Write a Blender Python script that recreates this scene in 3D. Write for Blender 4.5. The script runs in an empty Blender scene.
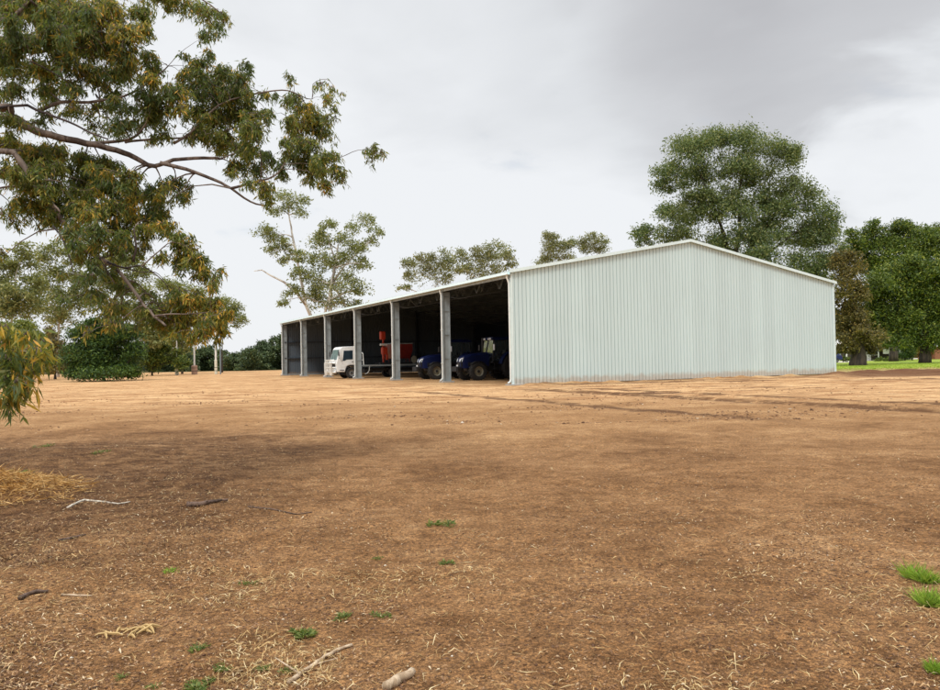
import bpy, math, random
import numpy as np
from mathutils import Vector, Matrix, Euler
rnd = random.Random(7)
rng = np.random.default_rng(7)
C = bpy.context.scene.collection
R = math.radians
sc = bpy.context.scene

# ------------------------------------------------------------------ camera model (photo 940 x 690)
F, PITCH, ROLL, CAMH = 800.0, R(1.05), R(1.09), 1.4
def ray(px, py):
    xr, yr = px - 470.0, 345.0 - py
    a = xr * math.cos(ROLL) + yr * math.sin(ROLL)
    b = -xr * math.sin(ROLL) + yr * math.cos(ROLL)
    X, Y2, Z2 = a / F, 1.0, b / F
    return X, Y2 * math.cos(PITCH) - Z2 * math.sin(PITCH), Y2 * math.sin(PITCH) + Z2 * math.cos(PITCH)
def at(px, py, Y):
    X, Yd, Z = ray(px, py)
    k = Y / Yd
    return Vector((X * k, Y, CAMH + Z * k))
def gnd(px, py):
    X, Yd, Z = ray(px, py)
    k = -CAMH / Z
    return Vector((X * k, Yd * k, 0.0))

# ------------------------------------------------------------------ value noise (numpy)
_perm = rng.random((256, 256))
def vnoise(x, y):
    x = np.asarray(x, float); y = np.asarray(y, float)
    xi = np.floor(x).astype(int); yi = np.floor(y).astype(int)
    fx = x - xi; fy = y - yi
    fx = fx * fx * (3 - 2 * fx); fy = fy * fy * (3 - 2 * fy)
    a = _perm[xi & 255, yi & 255]; b = _perm[(xi + 1) & 255, yi & 255]
    c = _perm[xi & 255, (yi + 1) & 255]; d = _perm[(xi + 1) & 255, (yi + 1) & 255]
    return (a * (1 - fx) + b * fx) * (1 - fy) + (c * (1 - fx) + d * fx) * fy
def fbm(x, y, o=4):
    s = 0; a = 1; t = 0
    for i in range(o):
        s = s + a * vnoise(x * 2 ** i + 17.3 * i, y * 2 ** i + 5.1 * i); t += a; a *= .5
    return s / t
def smooth(e0, e1, x):
    t = np.clip((x - e0) / (e1 - e0), 0, 1); return t * t * (3 - 2 * t)

MOUND = gnd(8, 498)
SHED_O = Vector((2.23, 42.37, 0)); SA = R(25.96); BAY = 8.93; NB = 6; SW = 24.44; EH = 5.98; RH = 8.18
SL = BAY * NB
_dv = (math.cos(SA), math.sin(SA)); _du = (-math.sin(SA), math.cos(SA))
def height(x, y):
    x = np.asarray(x, float); y = np.asarray(y, float)
    r = np.hypot(x, y)
    near = 1 - smooth(20, 40, r)
    far = 1 - smooth(60, 110, r)
    h = near * ((fbm(x * 2.6, y * 2.6, 4) - .5) * .05 + (fbm(x * .5, y * .5, 3) - .5) * .07)
    h = h + far * (1 - near) * (fbm(x * 1.5, y * 1.5, 3) - .5) * .07
    # churned edge of the pad
    vx = (x - SHED_O.x) * _dv[0] + (y - SHED_O.y) * _dv[1]
    uy = (x - SHED_O.x) * _du[0] + (y - SHED_O.y) * _du[1]
    inside = smooth(-.8, .3, vx) * (1 - smooth(SW - .3, SW + .8, vx)) * smooth(-.5, .3, uy) * (1 - smooth(SL - .3, SL + .8, uy))
    # bank pushed up right of the shed
    bk = np.exp(-((y - 46.5 - 1.2 * np.sin(x * .3)) / 1.3) ** 2) * smooth(16, 24, x) * (1 - smooth(60, 80, x))
    h = h + .34 * bk * (.6 + .8 * fbm(x * .9, y * .9, 3))
    # churned wheel ruts on the right
    lx = x - 3.1 - .45 * (35.4 - y) + (fbm(x * .5, y * .5, 3) - .5) * 1.2
    rt = np.exp(-(lx / .3) ** 2) + np.exp(-((lx - 2.3) / .3) ** 2) - .7 * np.exp(-((lx - .55) / .25) ** 2) - .7 * np.exp(-((lx - 1.8) / .25) ** 2)
    h = h - .055 * rt * smooth(14, 19, y) * (1 - smooth(34, 40, y))
    # heap of dry grass on the left
    d2 = ((x - MOUND.x + .6) / 1.0) ** 2 + ((y - MOUND.y) / .85) ** 2
    h = h + .26 * np.exp(-d2)
    d3 = ((x + 6.3) / 2.6) ** 2 + ((y - 12.5) / 1.6) ** 2
    h = h + .10 * np.exp(-d3) * (.5 + fbm(x * 2, y * 2, 3))
    bw_ = np.exp(-((uy + .55) / .38) ** 2) * smooth(-.5, .5, vx) * (1 - smooth(SW, SW + 1, vx)) * smooth(.40, .62, fbm(x * .8, y * .8, 3))
    h = h + .13 * bw_
    h = h * (1 - inside) - .01 * inside
    return h
def H(x, y): return float(height(x, y))
def gpt(px, py, dz=0.0):
    p = gnd(px, py)
    p.z = H(p.x, p.y) + dz
    return p

# ------------------------------------------------------------------ materials
def new_mat(name):
    m = bpy.data.materials.new(name); m.use_nodes = True
    nt = m.node_tree; nt.nodes.clear()
    return m, nt, nt.nodes, nt.links
def N(nodes, t, **kw):
    n = nodes.new(t)
    for k, v in kw.items():
        if k in n.inputs: n.inputs[k].default_value = v
        else: setattr(n, k, v)
    return n
def ramp(nodes, stops, interp='LINEAR'):
    n = nodes.new('ShaderNodeValToRGB'); cr = n.color_ramp; cr.interpolation = interp
    while len(cr.elements) < len(stops): cr.elements.new(.5)
    for e, (p, c) in zip(cr.elements, stops):
        e.position = p; e.color = (*c, 1) if len(c) == 3 else c
    return n
def mixc(nt, fac, a, b, blend='MIX'):
    n = nt.nodes.new('ShaderNodeMix'); n.data_type = 'RGBA'; n.blend_type = blend
    for i, v in ((0, fac), (6, a), (7, b)):
        if hasattr(v, 'links') or isinstance(v, bpy.types.NodeSocket): nt.links.new(v, n.inputs[i])
        else: n.inputs[i].default_value = v if i == 0 else (*v, 1)
    return n.outputs[2]
def math_n(nt, op, a, b=None, c=None):
    n = nt.nodes.new('ShaderNodeMath'); n.operation = op
    for i, v in enumerate((a, b, c)):
        if v is None: continue
        if isinstance(v, bpy.types.NodeSocket): nt.links.new(v, n.inputs[i])
        else: n.inputs[i].default_value = v
    return n.outputs[0]
def noise(nt, vec, scale, detail=5, rough=.55, dist=0.0):
    n = nt.nodes.new('ShaderNodeTexNoise'); n.inputs['Scale'].default_value = scale
    n.inputs['Detail'].default_value = detail; n.inputs['Roughness'].default_value = rough
    n.inputs['Distortion'].default_value = dist
    nt.links.new(vec, n.inputs['Vector']); return n.outputs[0]
def mrange(nt, v, a, b, c=0., d=1., sm=True):
    n = nt.nodes.new('ShaderNodeMapRange'); n.interpolation_type = 'SMOOTHSTEP' if sm else 'LINEAR'
    nt.links.new(v, n.inputs[0])
    for i, x in zip((1, 2, 3, 4), (a, b, c, d)): n.inputs[i].default_value = x
    return n.outputs[0]

def solid(name, col, rough=.6, metal=0., var=.12, nscale=3., bump=0.0, dirt=None, dirtamt=0.0, spec=.5, bscale=40):
    m, nt, nodes, links = new_mat(name)
    out = N(nodes, 'ShaderNodeOutputMaterial'); b = N(nodes, 'ShaderNodeBsdfPrincipled')
    tc = N(nodes, 'ShaderNodeTexCoord')
    n1 = noise(nt, tc.outputs['Object'], nscale, 6, .6)
    f = mrange(nt, n1, .3, .7)
    lo = tuple(c * (1 - var) for c in col); hi = tuple(min(1, c * (1 + var)) for c in col)
    c = mixc(nt, f, lo, hi)
    if dirt:
        n2 = noise(nt, tc.outputs['Object'], nscale * 2.3, 8, .7)
        c = mixc(nt, mrange(nt, n2, .5, .72, 0, dirtamt), c, dirt)
    links.new(c, b.inputs['Base Color'])
    b.inputs['Roughness'].default_value = rough; b.inputs['Metallic'].default_value = metal
    b.inputs['Specular IOR Level'].default_value = spec
    if bump:
        n3 = noise(nt, tc.outputs['Object'], bscale, 6, .6)
        bp = N(nodes, 'ShaderNodeBump', Strength=bump, Distance=.02); links.new(n3, bp.inputs['Height'])
        links.new(bp.outputs[0], b.inputs['Normal'])
    links.new(b.outputs[0], out.inputs[0])
    return m

def leaf_mat(name, stops, patch=None, pscale=.6, trans=.35, rough=.55, plo=.45, phi=.62):
    m, nt, nodes, links = new_mat(name)
    out = N(nodes, 'ShaderNodeOutputMaterial')
    g = N(nodes, 'ShaderNodeNewGeometry'); tc = N(nodes, 'ShaderNodeTexCoord')
    r = ramp(nodes, stops); links.new(g.outputs['Random Per Island'], r.inputs[0])
    c = r.outputs[0]
    if patch:
        n1 = noise(nt, tc.outputs['Object'], pscale, 3, .5)
        c = mixc(nt, mrange(nt, n1, plo, phi, 0, .75), c, patch)
    b = N(nodes, 'ShaderNodeBsdfPrincipled', Roughness=rough); links.new(c, b.inputs['Base Color'])
    b.inputs['Specular IOR Level'].default_value = .35
    t = N(nodes, 'ShaderNodeBsdfTranslucent')
    tcx = mixc(nt, .5, c, (.35, .42, .06)) if trans > .25 else c
    links.new(tcx, t.inputs[0])
    mx = N(nodes, 'ShaderNodeMixShader'); mx.inputs[0].default_value = trans
    links.new(b.outputs[0], mx.inputs[1]); links.new(t.outputs[0], mx.inputs[2]); links.new(mx.outputs[0], out.inputs[0])
    return m

def bark_mat(name, a, b_, scale=6., bump=.6):
    m, nt, nodes, links = new_mat(name)
    out = N(nodes, 'ShaderNodeOutputMaterial'); b = N(nodes, 'ShaderNodeBsdfPrincipled', Roughness=.85)
    tc = N(nodes, 'ShaderNodeTexCoord'); mp = N(nodes, 'ShaderNodeMapping'); mp.inputs['Scale'].default_value = (1, 1, .3)
    links.new(tc.outputs['Object'], mp.inputs[0])
    n1 = noise(nt, mp.outputs[0], scale, 7, .65, .6)
    links.new(mixc(nt, mrange(nt, n1, .38, .6), a, b_), b.inputs['Base Color'])
    bp = N(nodes, 'ShaderNodeBump', Strength=bump, Distance=.03); links.new(n1, bp.inputs['Height']); links.new(bp.outputs[0], b.inputs['Normal'])
    links.new(b.outputs[0], out.inputs[0]); return m

def ground_mat():
    m, nt, nodes, links = new_mat('dirt')
    out = N(nodes, 'ShaderNodeOutputMaterial'); b = N(nodes, 'ShaderNodeBsdfPrincipled', Roughness=.95)
    b.inputs['Specular IOR Level'].default_value = .12
    g = N(nodes, 'ShaderNodeNewGeometry'); P = g.outputs['Position']
    sep = N(nodes, 'ShaderNodeSeparateXYZ'); links.new(P, sep.inputs[0])
    X, Y = sep.outputs[0], sep.outputs[1]
    big = noise(nt, P, .09, 4, .5, .3)
    mid = noise(nt, P, .55, 6, .6, .4)
    sm = noise(nt, P, 4.5, 8, .7)
    fine = noise(nt, P, 38, 6, .75)
    # warped distance for the boundary of the dark moist soil
    w = math_n(nt, 'ADD', Y, math_n(nt, 'MULTIPLY', math_n(nt, 'SUBTRACT', big, .5), 16))
    w = math_n(nt, 'ADD', w, math_n(nt, 'MULTIPLY', math_n(nt, 'SUBTRACT', mid, .5), 7))
    w = math_n(nt, 'ADD', w, math_n(nt, 'MULTIPLY', math_n(nt, 'MAXIMUM', X, -8.0), .28))
    near = ramp(nodes, [(.25, (.062, .029, .012)), (.42, (.165, .083, .034)), (.54, (.265, .143, .064)), (.75, (.46, .29, .15))])
    links.new(math_n(nt, 'ADD', math_n(nt, 'MULTIPLY', sm, .55), math_n(nt, 'MULTIPLY', mid, .45)), near.inputs[0])
    midc = ramp(nodes, [(.3, (.175, .086, .034)), (.48, (.295, .162, .072)), (.7, (.48, .30, .15))])
    links.new(math_n(nt, 'ADD', math_n(nt, 'MULTIPLY', sm, .5), math_n(nt, 'MULTIPLY', mid, .5)), midc.inputs[0])
    mps = N(nodes, 'ShaderNodeMapping'); mps.inputs['Scale'].default_value = (.42, .8, 1); links.new(P, mps.inputs[0])
    streak = noise(nt, mps.outputs[0], .8, 9, .68, 1.1)
    farc = ramp(nodes, [(.30, (.13, .055, .022)), (.42, (.31, .16, .07)), (.54, (.53, .33, .165)), (.70, (.70, .50, .29))])
    links.new(math_n(nt, 'ADD', math_n(nt, 'MULTIPLY', streak, .7), math_n(nt, 'MULTIPLY', sm, .3)), farc.inputs[0])
    c = mixc(nt, mrange(nt, w, 11, 19), near.outputs[0], midc.outputs[0])
    c = mixc(nt, mrange(nt, w, 21, 31), c, farc.outputs[0])
    # fine speckle
    fr = ramp(nodes, [(.34, (.28, .25, .22)), (.5, (1, 1, 1)), (.62, (1.9, 1.8, 1.6))]); links.new(fine, fr.inputs[0])
    c = mixc(nt, .85, c, fr.outputs[0], 'MULTIPLY')
    vf = noise(nt, P, 120, 3, .7); fr2 = ramp(nodes, [(.36, (.45, .42, .4)), (.5, (1, 1, 1)), (.62, (1.7, 1.65, 1.5))]); links.new(vf, fr2.inputs[0])
    c = mixc(nt, math_n(nt, 'MULTIPLY', mrange(nt, Y, 14, 5), .8), c, fr2.outputs[0], 'MULTIPLY')
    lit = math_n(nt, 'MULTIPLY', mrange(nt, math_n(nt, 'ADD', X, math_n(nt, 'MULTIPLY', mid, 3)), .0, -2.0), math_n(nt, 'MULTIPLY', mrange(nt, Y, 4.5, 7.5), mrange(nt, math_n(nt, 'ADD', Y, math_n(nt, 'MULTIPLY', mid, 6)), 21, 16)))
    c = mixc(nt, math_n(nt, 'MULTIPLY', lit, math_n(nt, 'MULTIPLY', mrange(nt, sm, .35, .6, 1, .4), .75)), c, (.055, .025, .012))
    # churned dark damp earth on the far right bank and the track edge
    mpr = N(nodes, 'ShaderNodeMapping'); mpr.inputs['Scale'].default_value = (.13, .8, 1); mpr.inputs['Location'].default_value = (3.1, 7.7, 0); links.new(P, mpr.inputs[0])
    rut = noise(nt, mpr.outputs[0], 1.0, 8, .65, .8)
    msk = math_n(nt, 'MULTIPLY', mrange(nt, rut, .54, .62), math_n(nt, 'MULTIPLY', mrange(nt, Y, 25, 29), mrange(nt, Y, 52, 46)))
    msk = math_n(nt, 'MULTIPLY', msk, mrange(nt, X, -2, 9, .3, 1.25))
    c = mixc(nt, math_n(nt, 'MULTIPLY', msk, .8), c, (.10, .045, .022))
    bm = math_n(nt, 'MULTIPLY', math_n(nt, 'MULTIPLY', mrange(nt, Y, 43.2, 45.6), mrange(nt, Y, 49.5, 47.3)), mrange(nt, math_n(nt, 'ADD', X, math_n(nt, 'MULTIPLY', mid, 8)), 21, 27))
    c = mixc(nt, math_n(nt, 'MULTIPLY', bm, .85), c, (.11, .048, .024))
    # two wheel tracks pressed into the damp earth, running out past the shed corner
    ln = math_n(nt, 'SUBTRACT', X, math_n(nt, 'ADD', 3.1, math_n(nt, 'MULTIPLY', math_n(nt, 'SUBTRACT', 35.4, Y), .45)))
    ln = math_n(nt, 'ADD', ln, math_n(nt, 'MULTIPLY', math_n(nt, 'SUBTRACT', mid, .5), 1.6))
    for o_, w_ in ((0., .85), (2.6, .7), (-5.2, .5)):
        tk = mrange(nt, math_n(nt, 'ABSOLUTE', math_n(nt, 'ADD', ln, -o_)), w_, w_ * .3)
        tk = math_n(nt, 'MULTIPLY', tk, math_n(nt, 'MULTIPLY', mrange(nt, Y, 15, 19), mrange(nt, Y, 40, 34)))
        tk = math_n(nt, 'MULTIPLY', tk, mrange(nt, noise(nt, P, 1.6 + o_ * .05, 6, .75), .38, .50))
        c = mixc(nt, math_n(nt, 'MULTIPLY', tk, .8), c, (.085, .038, .018))
    # dark crumbly ridge along the foot of the gable wall and the yard edge
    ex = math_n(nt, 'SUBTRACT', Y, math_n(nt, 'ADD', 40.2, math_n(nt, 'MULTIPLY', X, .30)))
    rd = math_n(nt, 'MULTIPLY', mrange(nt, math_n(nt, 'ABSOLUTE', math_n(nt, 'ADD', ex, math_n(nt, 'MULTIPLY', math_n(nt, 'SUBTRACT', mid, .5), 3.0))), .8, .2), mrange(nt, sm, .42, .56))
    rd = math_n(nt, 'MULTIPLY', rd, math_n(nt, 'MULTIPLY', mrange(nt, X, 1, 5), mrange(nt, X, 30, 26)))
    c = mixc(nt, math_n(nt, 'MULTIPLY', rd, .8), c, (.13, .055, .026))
    # worn dry grass between dirt and lawn (right)
    gr = math_n(nt, 'MULTIPLY', mrange(nt, math_n(nt, 'ADD', Y, math_n(nt, 'MULTIPLY', mid, 8)), 53, 58), mrange(nt, X, 16, 24))
    c = mixc(nt, math_n(nt, 'MULTIPLY', gr, mrange(nt, sm, .3, .6, .5, 1)), c, (.34, .27, .10))
    # distant paddock
    c = mixc(nt, mrange(nt, Y, 150, 175), c, (.14, .12, .05))
    links.new(c, b.inputs['Base Color'])
    hsum = math_n(nt, 'ADD', math_n(nt, 'MULTIPLY', fine, .35), sm)
    hsum = math_n(nt, 'ADD', hsum, math_n(nt, 'MULTIPLY', noise(nt, P, 15, 5, .7), .6))
    bp = N(nodes, 'ShaderNodeBump', Strength=1.0, Distance=.05); links.new(hsum, bp.inputs['Height']); links.new(bp.outputs[0], b.inputs['Normal'])
    links.new(b.outputs[0], out.inputs[0]); return m

def wall_mat(name, col, streak=.1):
    m, nt, nodes, links = new_mat(name)
    out = N(nodes, 'ShaderNodeOutputMaterial'); b = N(nodes, 'ShaderNodeBsdfPrincipled', Roughness=.42, Metallic=.0)
    b.inputs['Specular IOR Level'].default_value = .45
    tc = N(nodes, 'ShaderNodeTexCoord'); mp = N(nodes, 'ShaderNodeMapping'); mp.inputs['Scale'].default_value = (1.5, 1.5, .12)
    links.new(tc.outputs['Object'], mp.inputs[0])
    n1 = noise(nt, mp.outputs[0], 1., 5, .6); n2 = noise(nt, tc.outputs['Object'], .25, 3, .5)
    c = mixc(nt, mrange(nt, n1, .35, .65), tuple(v * (1 - streak) for v in col), col)
    c = mixc(nt, mrange(nt, n2, .35, .65, 0, .5), c, tuple(min(.9, v * (1 + streak)) for v in col))
    sep = N(nodes, 'ShaderNodeSeparateXYZ'); links.new(tc.outputs['Object'], sep.inputs[0])
    wn = N(nodes, 'ShaderNodeTexWhiteNoise', noise_dimensions='1D')
    links.new(math_n(nt, 'FLOOR', math_n(nt, 'DIVIDE', math_n(nt, 'ADD', sep.outputs[0], sep.outputs[1]), .952)), wn.inputs['W'])
    c = mixc(nt, mrange(nt, wn.outputs['Value'], 0, 1, 0, .5, False), c, tuple(v * .86 for v in col))
    n3 = noise(nt, tc.outputs['Object'], 2.2, 6, .7)
    spl = math_n(nt, 'MULTIPLY', mrange(nt, math_n(nt, 'SUBTRACT', sep.outputs[2], math_n(nt, 'MULTIPLY', n3, .7)), .15, -.15), .5)
    c = mixc(nt, spl, c, (.40, .26, .16))
    links.new(c, b.inputs['Base Color']); links.new(b.outputs[0], out.inputs[0]); return m

M = dict(
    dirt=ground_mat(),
    clad=wall_mat('pale green steel sheet', (.565, .685, .678), .05),
    inner=wall_mat('shade toned galvanised sheet', (.11, .14, .17), .25),  # galvanised tone darkened to carry the shade inside the shed
    inner_shade=wall_mat('painted interior shade', (.018, .027, .048), .2),  # near black tone that paints deep interior shade onto roof underside and walls
    trim=solid('pale trim', (.66, .775, .765), .4, var=.05),
    galv=solid('galvanised steel', (.34, .385, .395), .5, .25, .15, 2.),
    darksteel=solid('dark purlin steel', (.05, .062, .08), .55, .2, .15, 2.),
    web=solid('zinc web', (.20, .24, .28), .5, .3, .1, 2.),
    pipe=solid('downpipe', (.72, .75, .72), .4, var=.06),
    concrete=solid('concrete', (.36, .33, .29), .9, var=.15, bump=.5),
    white=solid('white truck paint', (.82, .83, .81), .28, var=.05, nscale=2, dirt=(.35, .27, .18), dirtamt=.25),
    alloy=solid('alloy bull bar', (.70, .70, .66), .38, .35, .06),
    black=solid('black plastic', (.018, .018, .02), .55),
    rubber=solid('rubber', (.022, .021, .02), .85, dirt=(.10, .07, .045), dirtamt=.4, nscale=5),
    rim=solid('cream rim', (.30, .28, .21), .5, var=.1, dirt=(.2, .13, .08), dirtamt=.4, nscale=5),
    steelrim=solid('steel rim', (.30, .30, .29), .5, .3),
    blue=solid('tractor blue paint', (.005, .012, .07), .4, var=.1),
    carblue=solid('car blue paint', (.012, .022, .12), .25, var=.05),
    red=solid('red paint', (.17, .014, .010), .45, var=.15, nscale=3),
    orange=solid('orange paint', (.50, .045, .016), .45, var=.1),
    lamp=solid('lamp lens', (.75, .8, .85), .15, var=.03),
    tail=solid('tail lens', (.5, .02, .02), .2),
    bwhite=solid('post paint', (.72, .72, .68), .5, dirt=(.3, .26, .2), dirtamt=.4),
    pad=solid('post pad', (.34, .22, .16), .8, var=.2),
    padc=solid('cream post pad', (.62, .60, .48), .8, var=.1),
    weather=solid('weatherboard', (.33, .42, .45), .7, var=.08),
    brick=solid('brick', (.30, .12, .07), .9, var=.25, nscale=8),
    roofw=solid('pale roof', (.62, .62, .60), .5),
    darkwall=solid('dark brick', (.05, .035, .028), .9, var=.2),
    path=solid('pale path', (.55, .50, .42), .9, var=.1),
    bark=bark_mat('brown gum bark', (.07, .046, .034), (.22, .165, .13), 9),
    barkdark=bark_mat('dark twig bark', (.022, .014, .014), (.07, .045, .035), 12),
    barkpale=bark_mat('pale gum bark', (.26, .22, .18), (.66, .62, .55), 1.2, .3),
    barkbrown=bark_mat('rough brown bark', (.022, .015, .011), (.065, .046, .032), 2.5),
    stick=bark_mat('dry stick', (.32, .22, .13), (.56, .43, .29), 18),
    palestick=bark_mat('bleached stick', (.5, .43, .34), (.72, .66, .55), 18),
    darkstick=bark_mat('dark stick', (.05, .03, .02), (.16, .10, .07), 18),
)
def glass_mat():
    m, nt, nodes, links = new_mat('glass')
    out = N(nodes, 'ShaderNodeOutputMaterial'); b = N(nodes, 'ShaderNodeBsdfPrincipled', Roughness=.06)
    b.inputs['Base Color'].default_value = (.32, .40, .42, 1); b.inputs['Transmission Weight'].default_value = .9
    b.inputs['IOR'].default_value = 1.4
    links.new(b.outputs[0], out.inputs[0]); return m
M['glass'] = glass_mat()
M['tint'] = solid('tinted window', (.02, .035, .05), .08, spec=.8)
LG = dict(
    fg=leaf_mat('near gum leaves', [(0, (0.033, 0.055, 0.016)), (.35, (0.090, 0.130, 0.030)), (.66, (0.192, 0.234, 0.048)), (.88, (0.346, 0.324, 0.060)), (.96, (0.563, 0.336, 0.070)), (1, (0.794, 0.600, 0.220))], (.045, .085, .035), .75, .42),
    fgo=leaf_mat('olive gum leaves', [(0, (0.074, 0.090, 0.018)), (.3, (0.196, 0.193, 0.029)), (.65, (0.406, 0.331, 0.044)), (.85, (0.630, 0.373, 0.044)), (1, (0.850, 0.414, 0.077))], (.06, .09, .02), .9, .38),
    gum=leaf_mat('grey gum leaves', [(0, (0.071, 0.094, 0.039)), (.4, (0.173, 0.202, 0.077)), (.75, (0.288, 0.302, 0.104)), (1, (0.460, 0.416, 0.163))], (.18, .19, .05), .16, .3),
    gumfar=leaf_mat('far gum leaves', [(0, (0.089, 0.105, 0.049)), (.4, (0.202, 0.222, 0.087)), (.75, (0.304, 0.308, 0.121)), (1, (0.455, 0.382, 0.175))], (.16, .14, .06), .2, .3),
    big=leaf_mat('deep green leaves', [(0, (0.036, 0.066, 0.028)), (.4, (0.088, 0.133, 0.047)), (.75, (0.180, 0.224, 0.075)), (1, (0.359, 0.351, 0.139))], (.10, .11, .035), .12, .28, plo=.52, phi=.68),
    dark=leaf_mat('dark round leaves', [(0, (0.028, 0.057, 0.011)), (.4, (0.076, 0.123, 0.018)), (.8, (0.166, 0.216, 0.028)), (1, (0.331, 0.345, 0.050))], (.10, .14, .02), .14, .25, plo=.54, phi=.68),
    brown=leaf_mat('brown leaves', [(0, (0.053, 0.051, 0.017)), (.4, (0.132, 0.114, 0.033)), (.8, (0.224, 0.186, 0.050)), (1, (0.343, 0.229, 0.055))], None, trans=.25),
    rust=leaf_mat('rust leaves', [(0, (.08, .045, .012)), (.5, (.22, .10, .02)), (1, (.40, .17, .03))], None, trans=.3),
    shrub=leaf_mat('shrub leaves', [(0, (0.013, 0.036, 0.008)), (.4, (0.034, 0.074, 0.013)), (.8, (0.072, 0.132, 0.020)), (1, (0.156, 0.228, 0.030))], (.11, .18, .015), .35, .25, plo=.56, phi=.7),
    lime=leaf_mat('yellow green leaves', [(0, (.06, .08, .015)), (.5, (.14, .17, .025)), (1, (.28, .27, .05))], None, trans=.3),
    wood=leaf_mat('far wood leaves', [(0, (0.027, 0.055, 0.022)), (.5, (0.069, 0.107, 0.036)), (1, (0.142, 0.170, 0.055))], (.05, .08, .03), .1, .15),
    weed=leaf_mat('weed leaves', [(0, (0.045, 0.092, 0.018)), (.5, (0.120, 0.172, 0.036)), (1, (0.270, 0.276, 0.072))], None, trans=.3),
    bright=leaf_mat('fresh grass', [(0, (.10, .20, .02)), (.6, (.24, .40, .03)), (1, (.40, .50, .08))], None, trans=.35),
    straw=leaf_mat('straw', [(0, (.20, .10, .03)), (.3, (.40, .25, .09)), (.7, (.60, .42, .18)), (1, (.76, .63, .36))], None, trans=.15),
    gold=leaf_mat('golden dry grass', [(0, (0.176, 0.075, 0.020)), (.3, (0.396, 0.198, 0.049)), (.7, (0.638, 0.366, 0.108)), (1, (0.850, 0.594, 0.265))], None, trans=.2),
    litter=leaf_mat('dry leaves', [(0, (.05, .025, .012)), (.3, (.14, .07, .035)), (.6, (.30, .165, .075)), (.88, (.48, .31, .15)), (1, (.68, .56, .38))], None, trans=.05, rough=.8),
    bark=leaf_mat('bark strips', [(0, (.04, .018, .009)), (.5, (.13, .065, .03)), (.85, (.30, .17, .075)), (1, (.50, .34, .16))], None, trans=.0, rough=.9),
    clod=leaf_mat('soil crumbs', [(0, (.10, .05, .028)), (.5, (.22, .115, .058)), (.9, (.38, .23, .12)), (.985, (.46, .33, .2)), (1, (.66, .58, .46))], None, trans=0., rough=.95),
    turf=leaf_mat('lawn blades', [(0, (.12, .21, .014)), (.6, (.25, .36, .022)), (1, (.38, .42, .05))], None, trans=.3),
)

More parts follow.
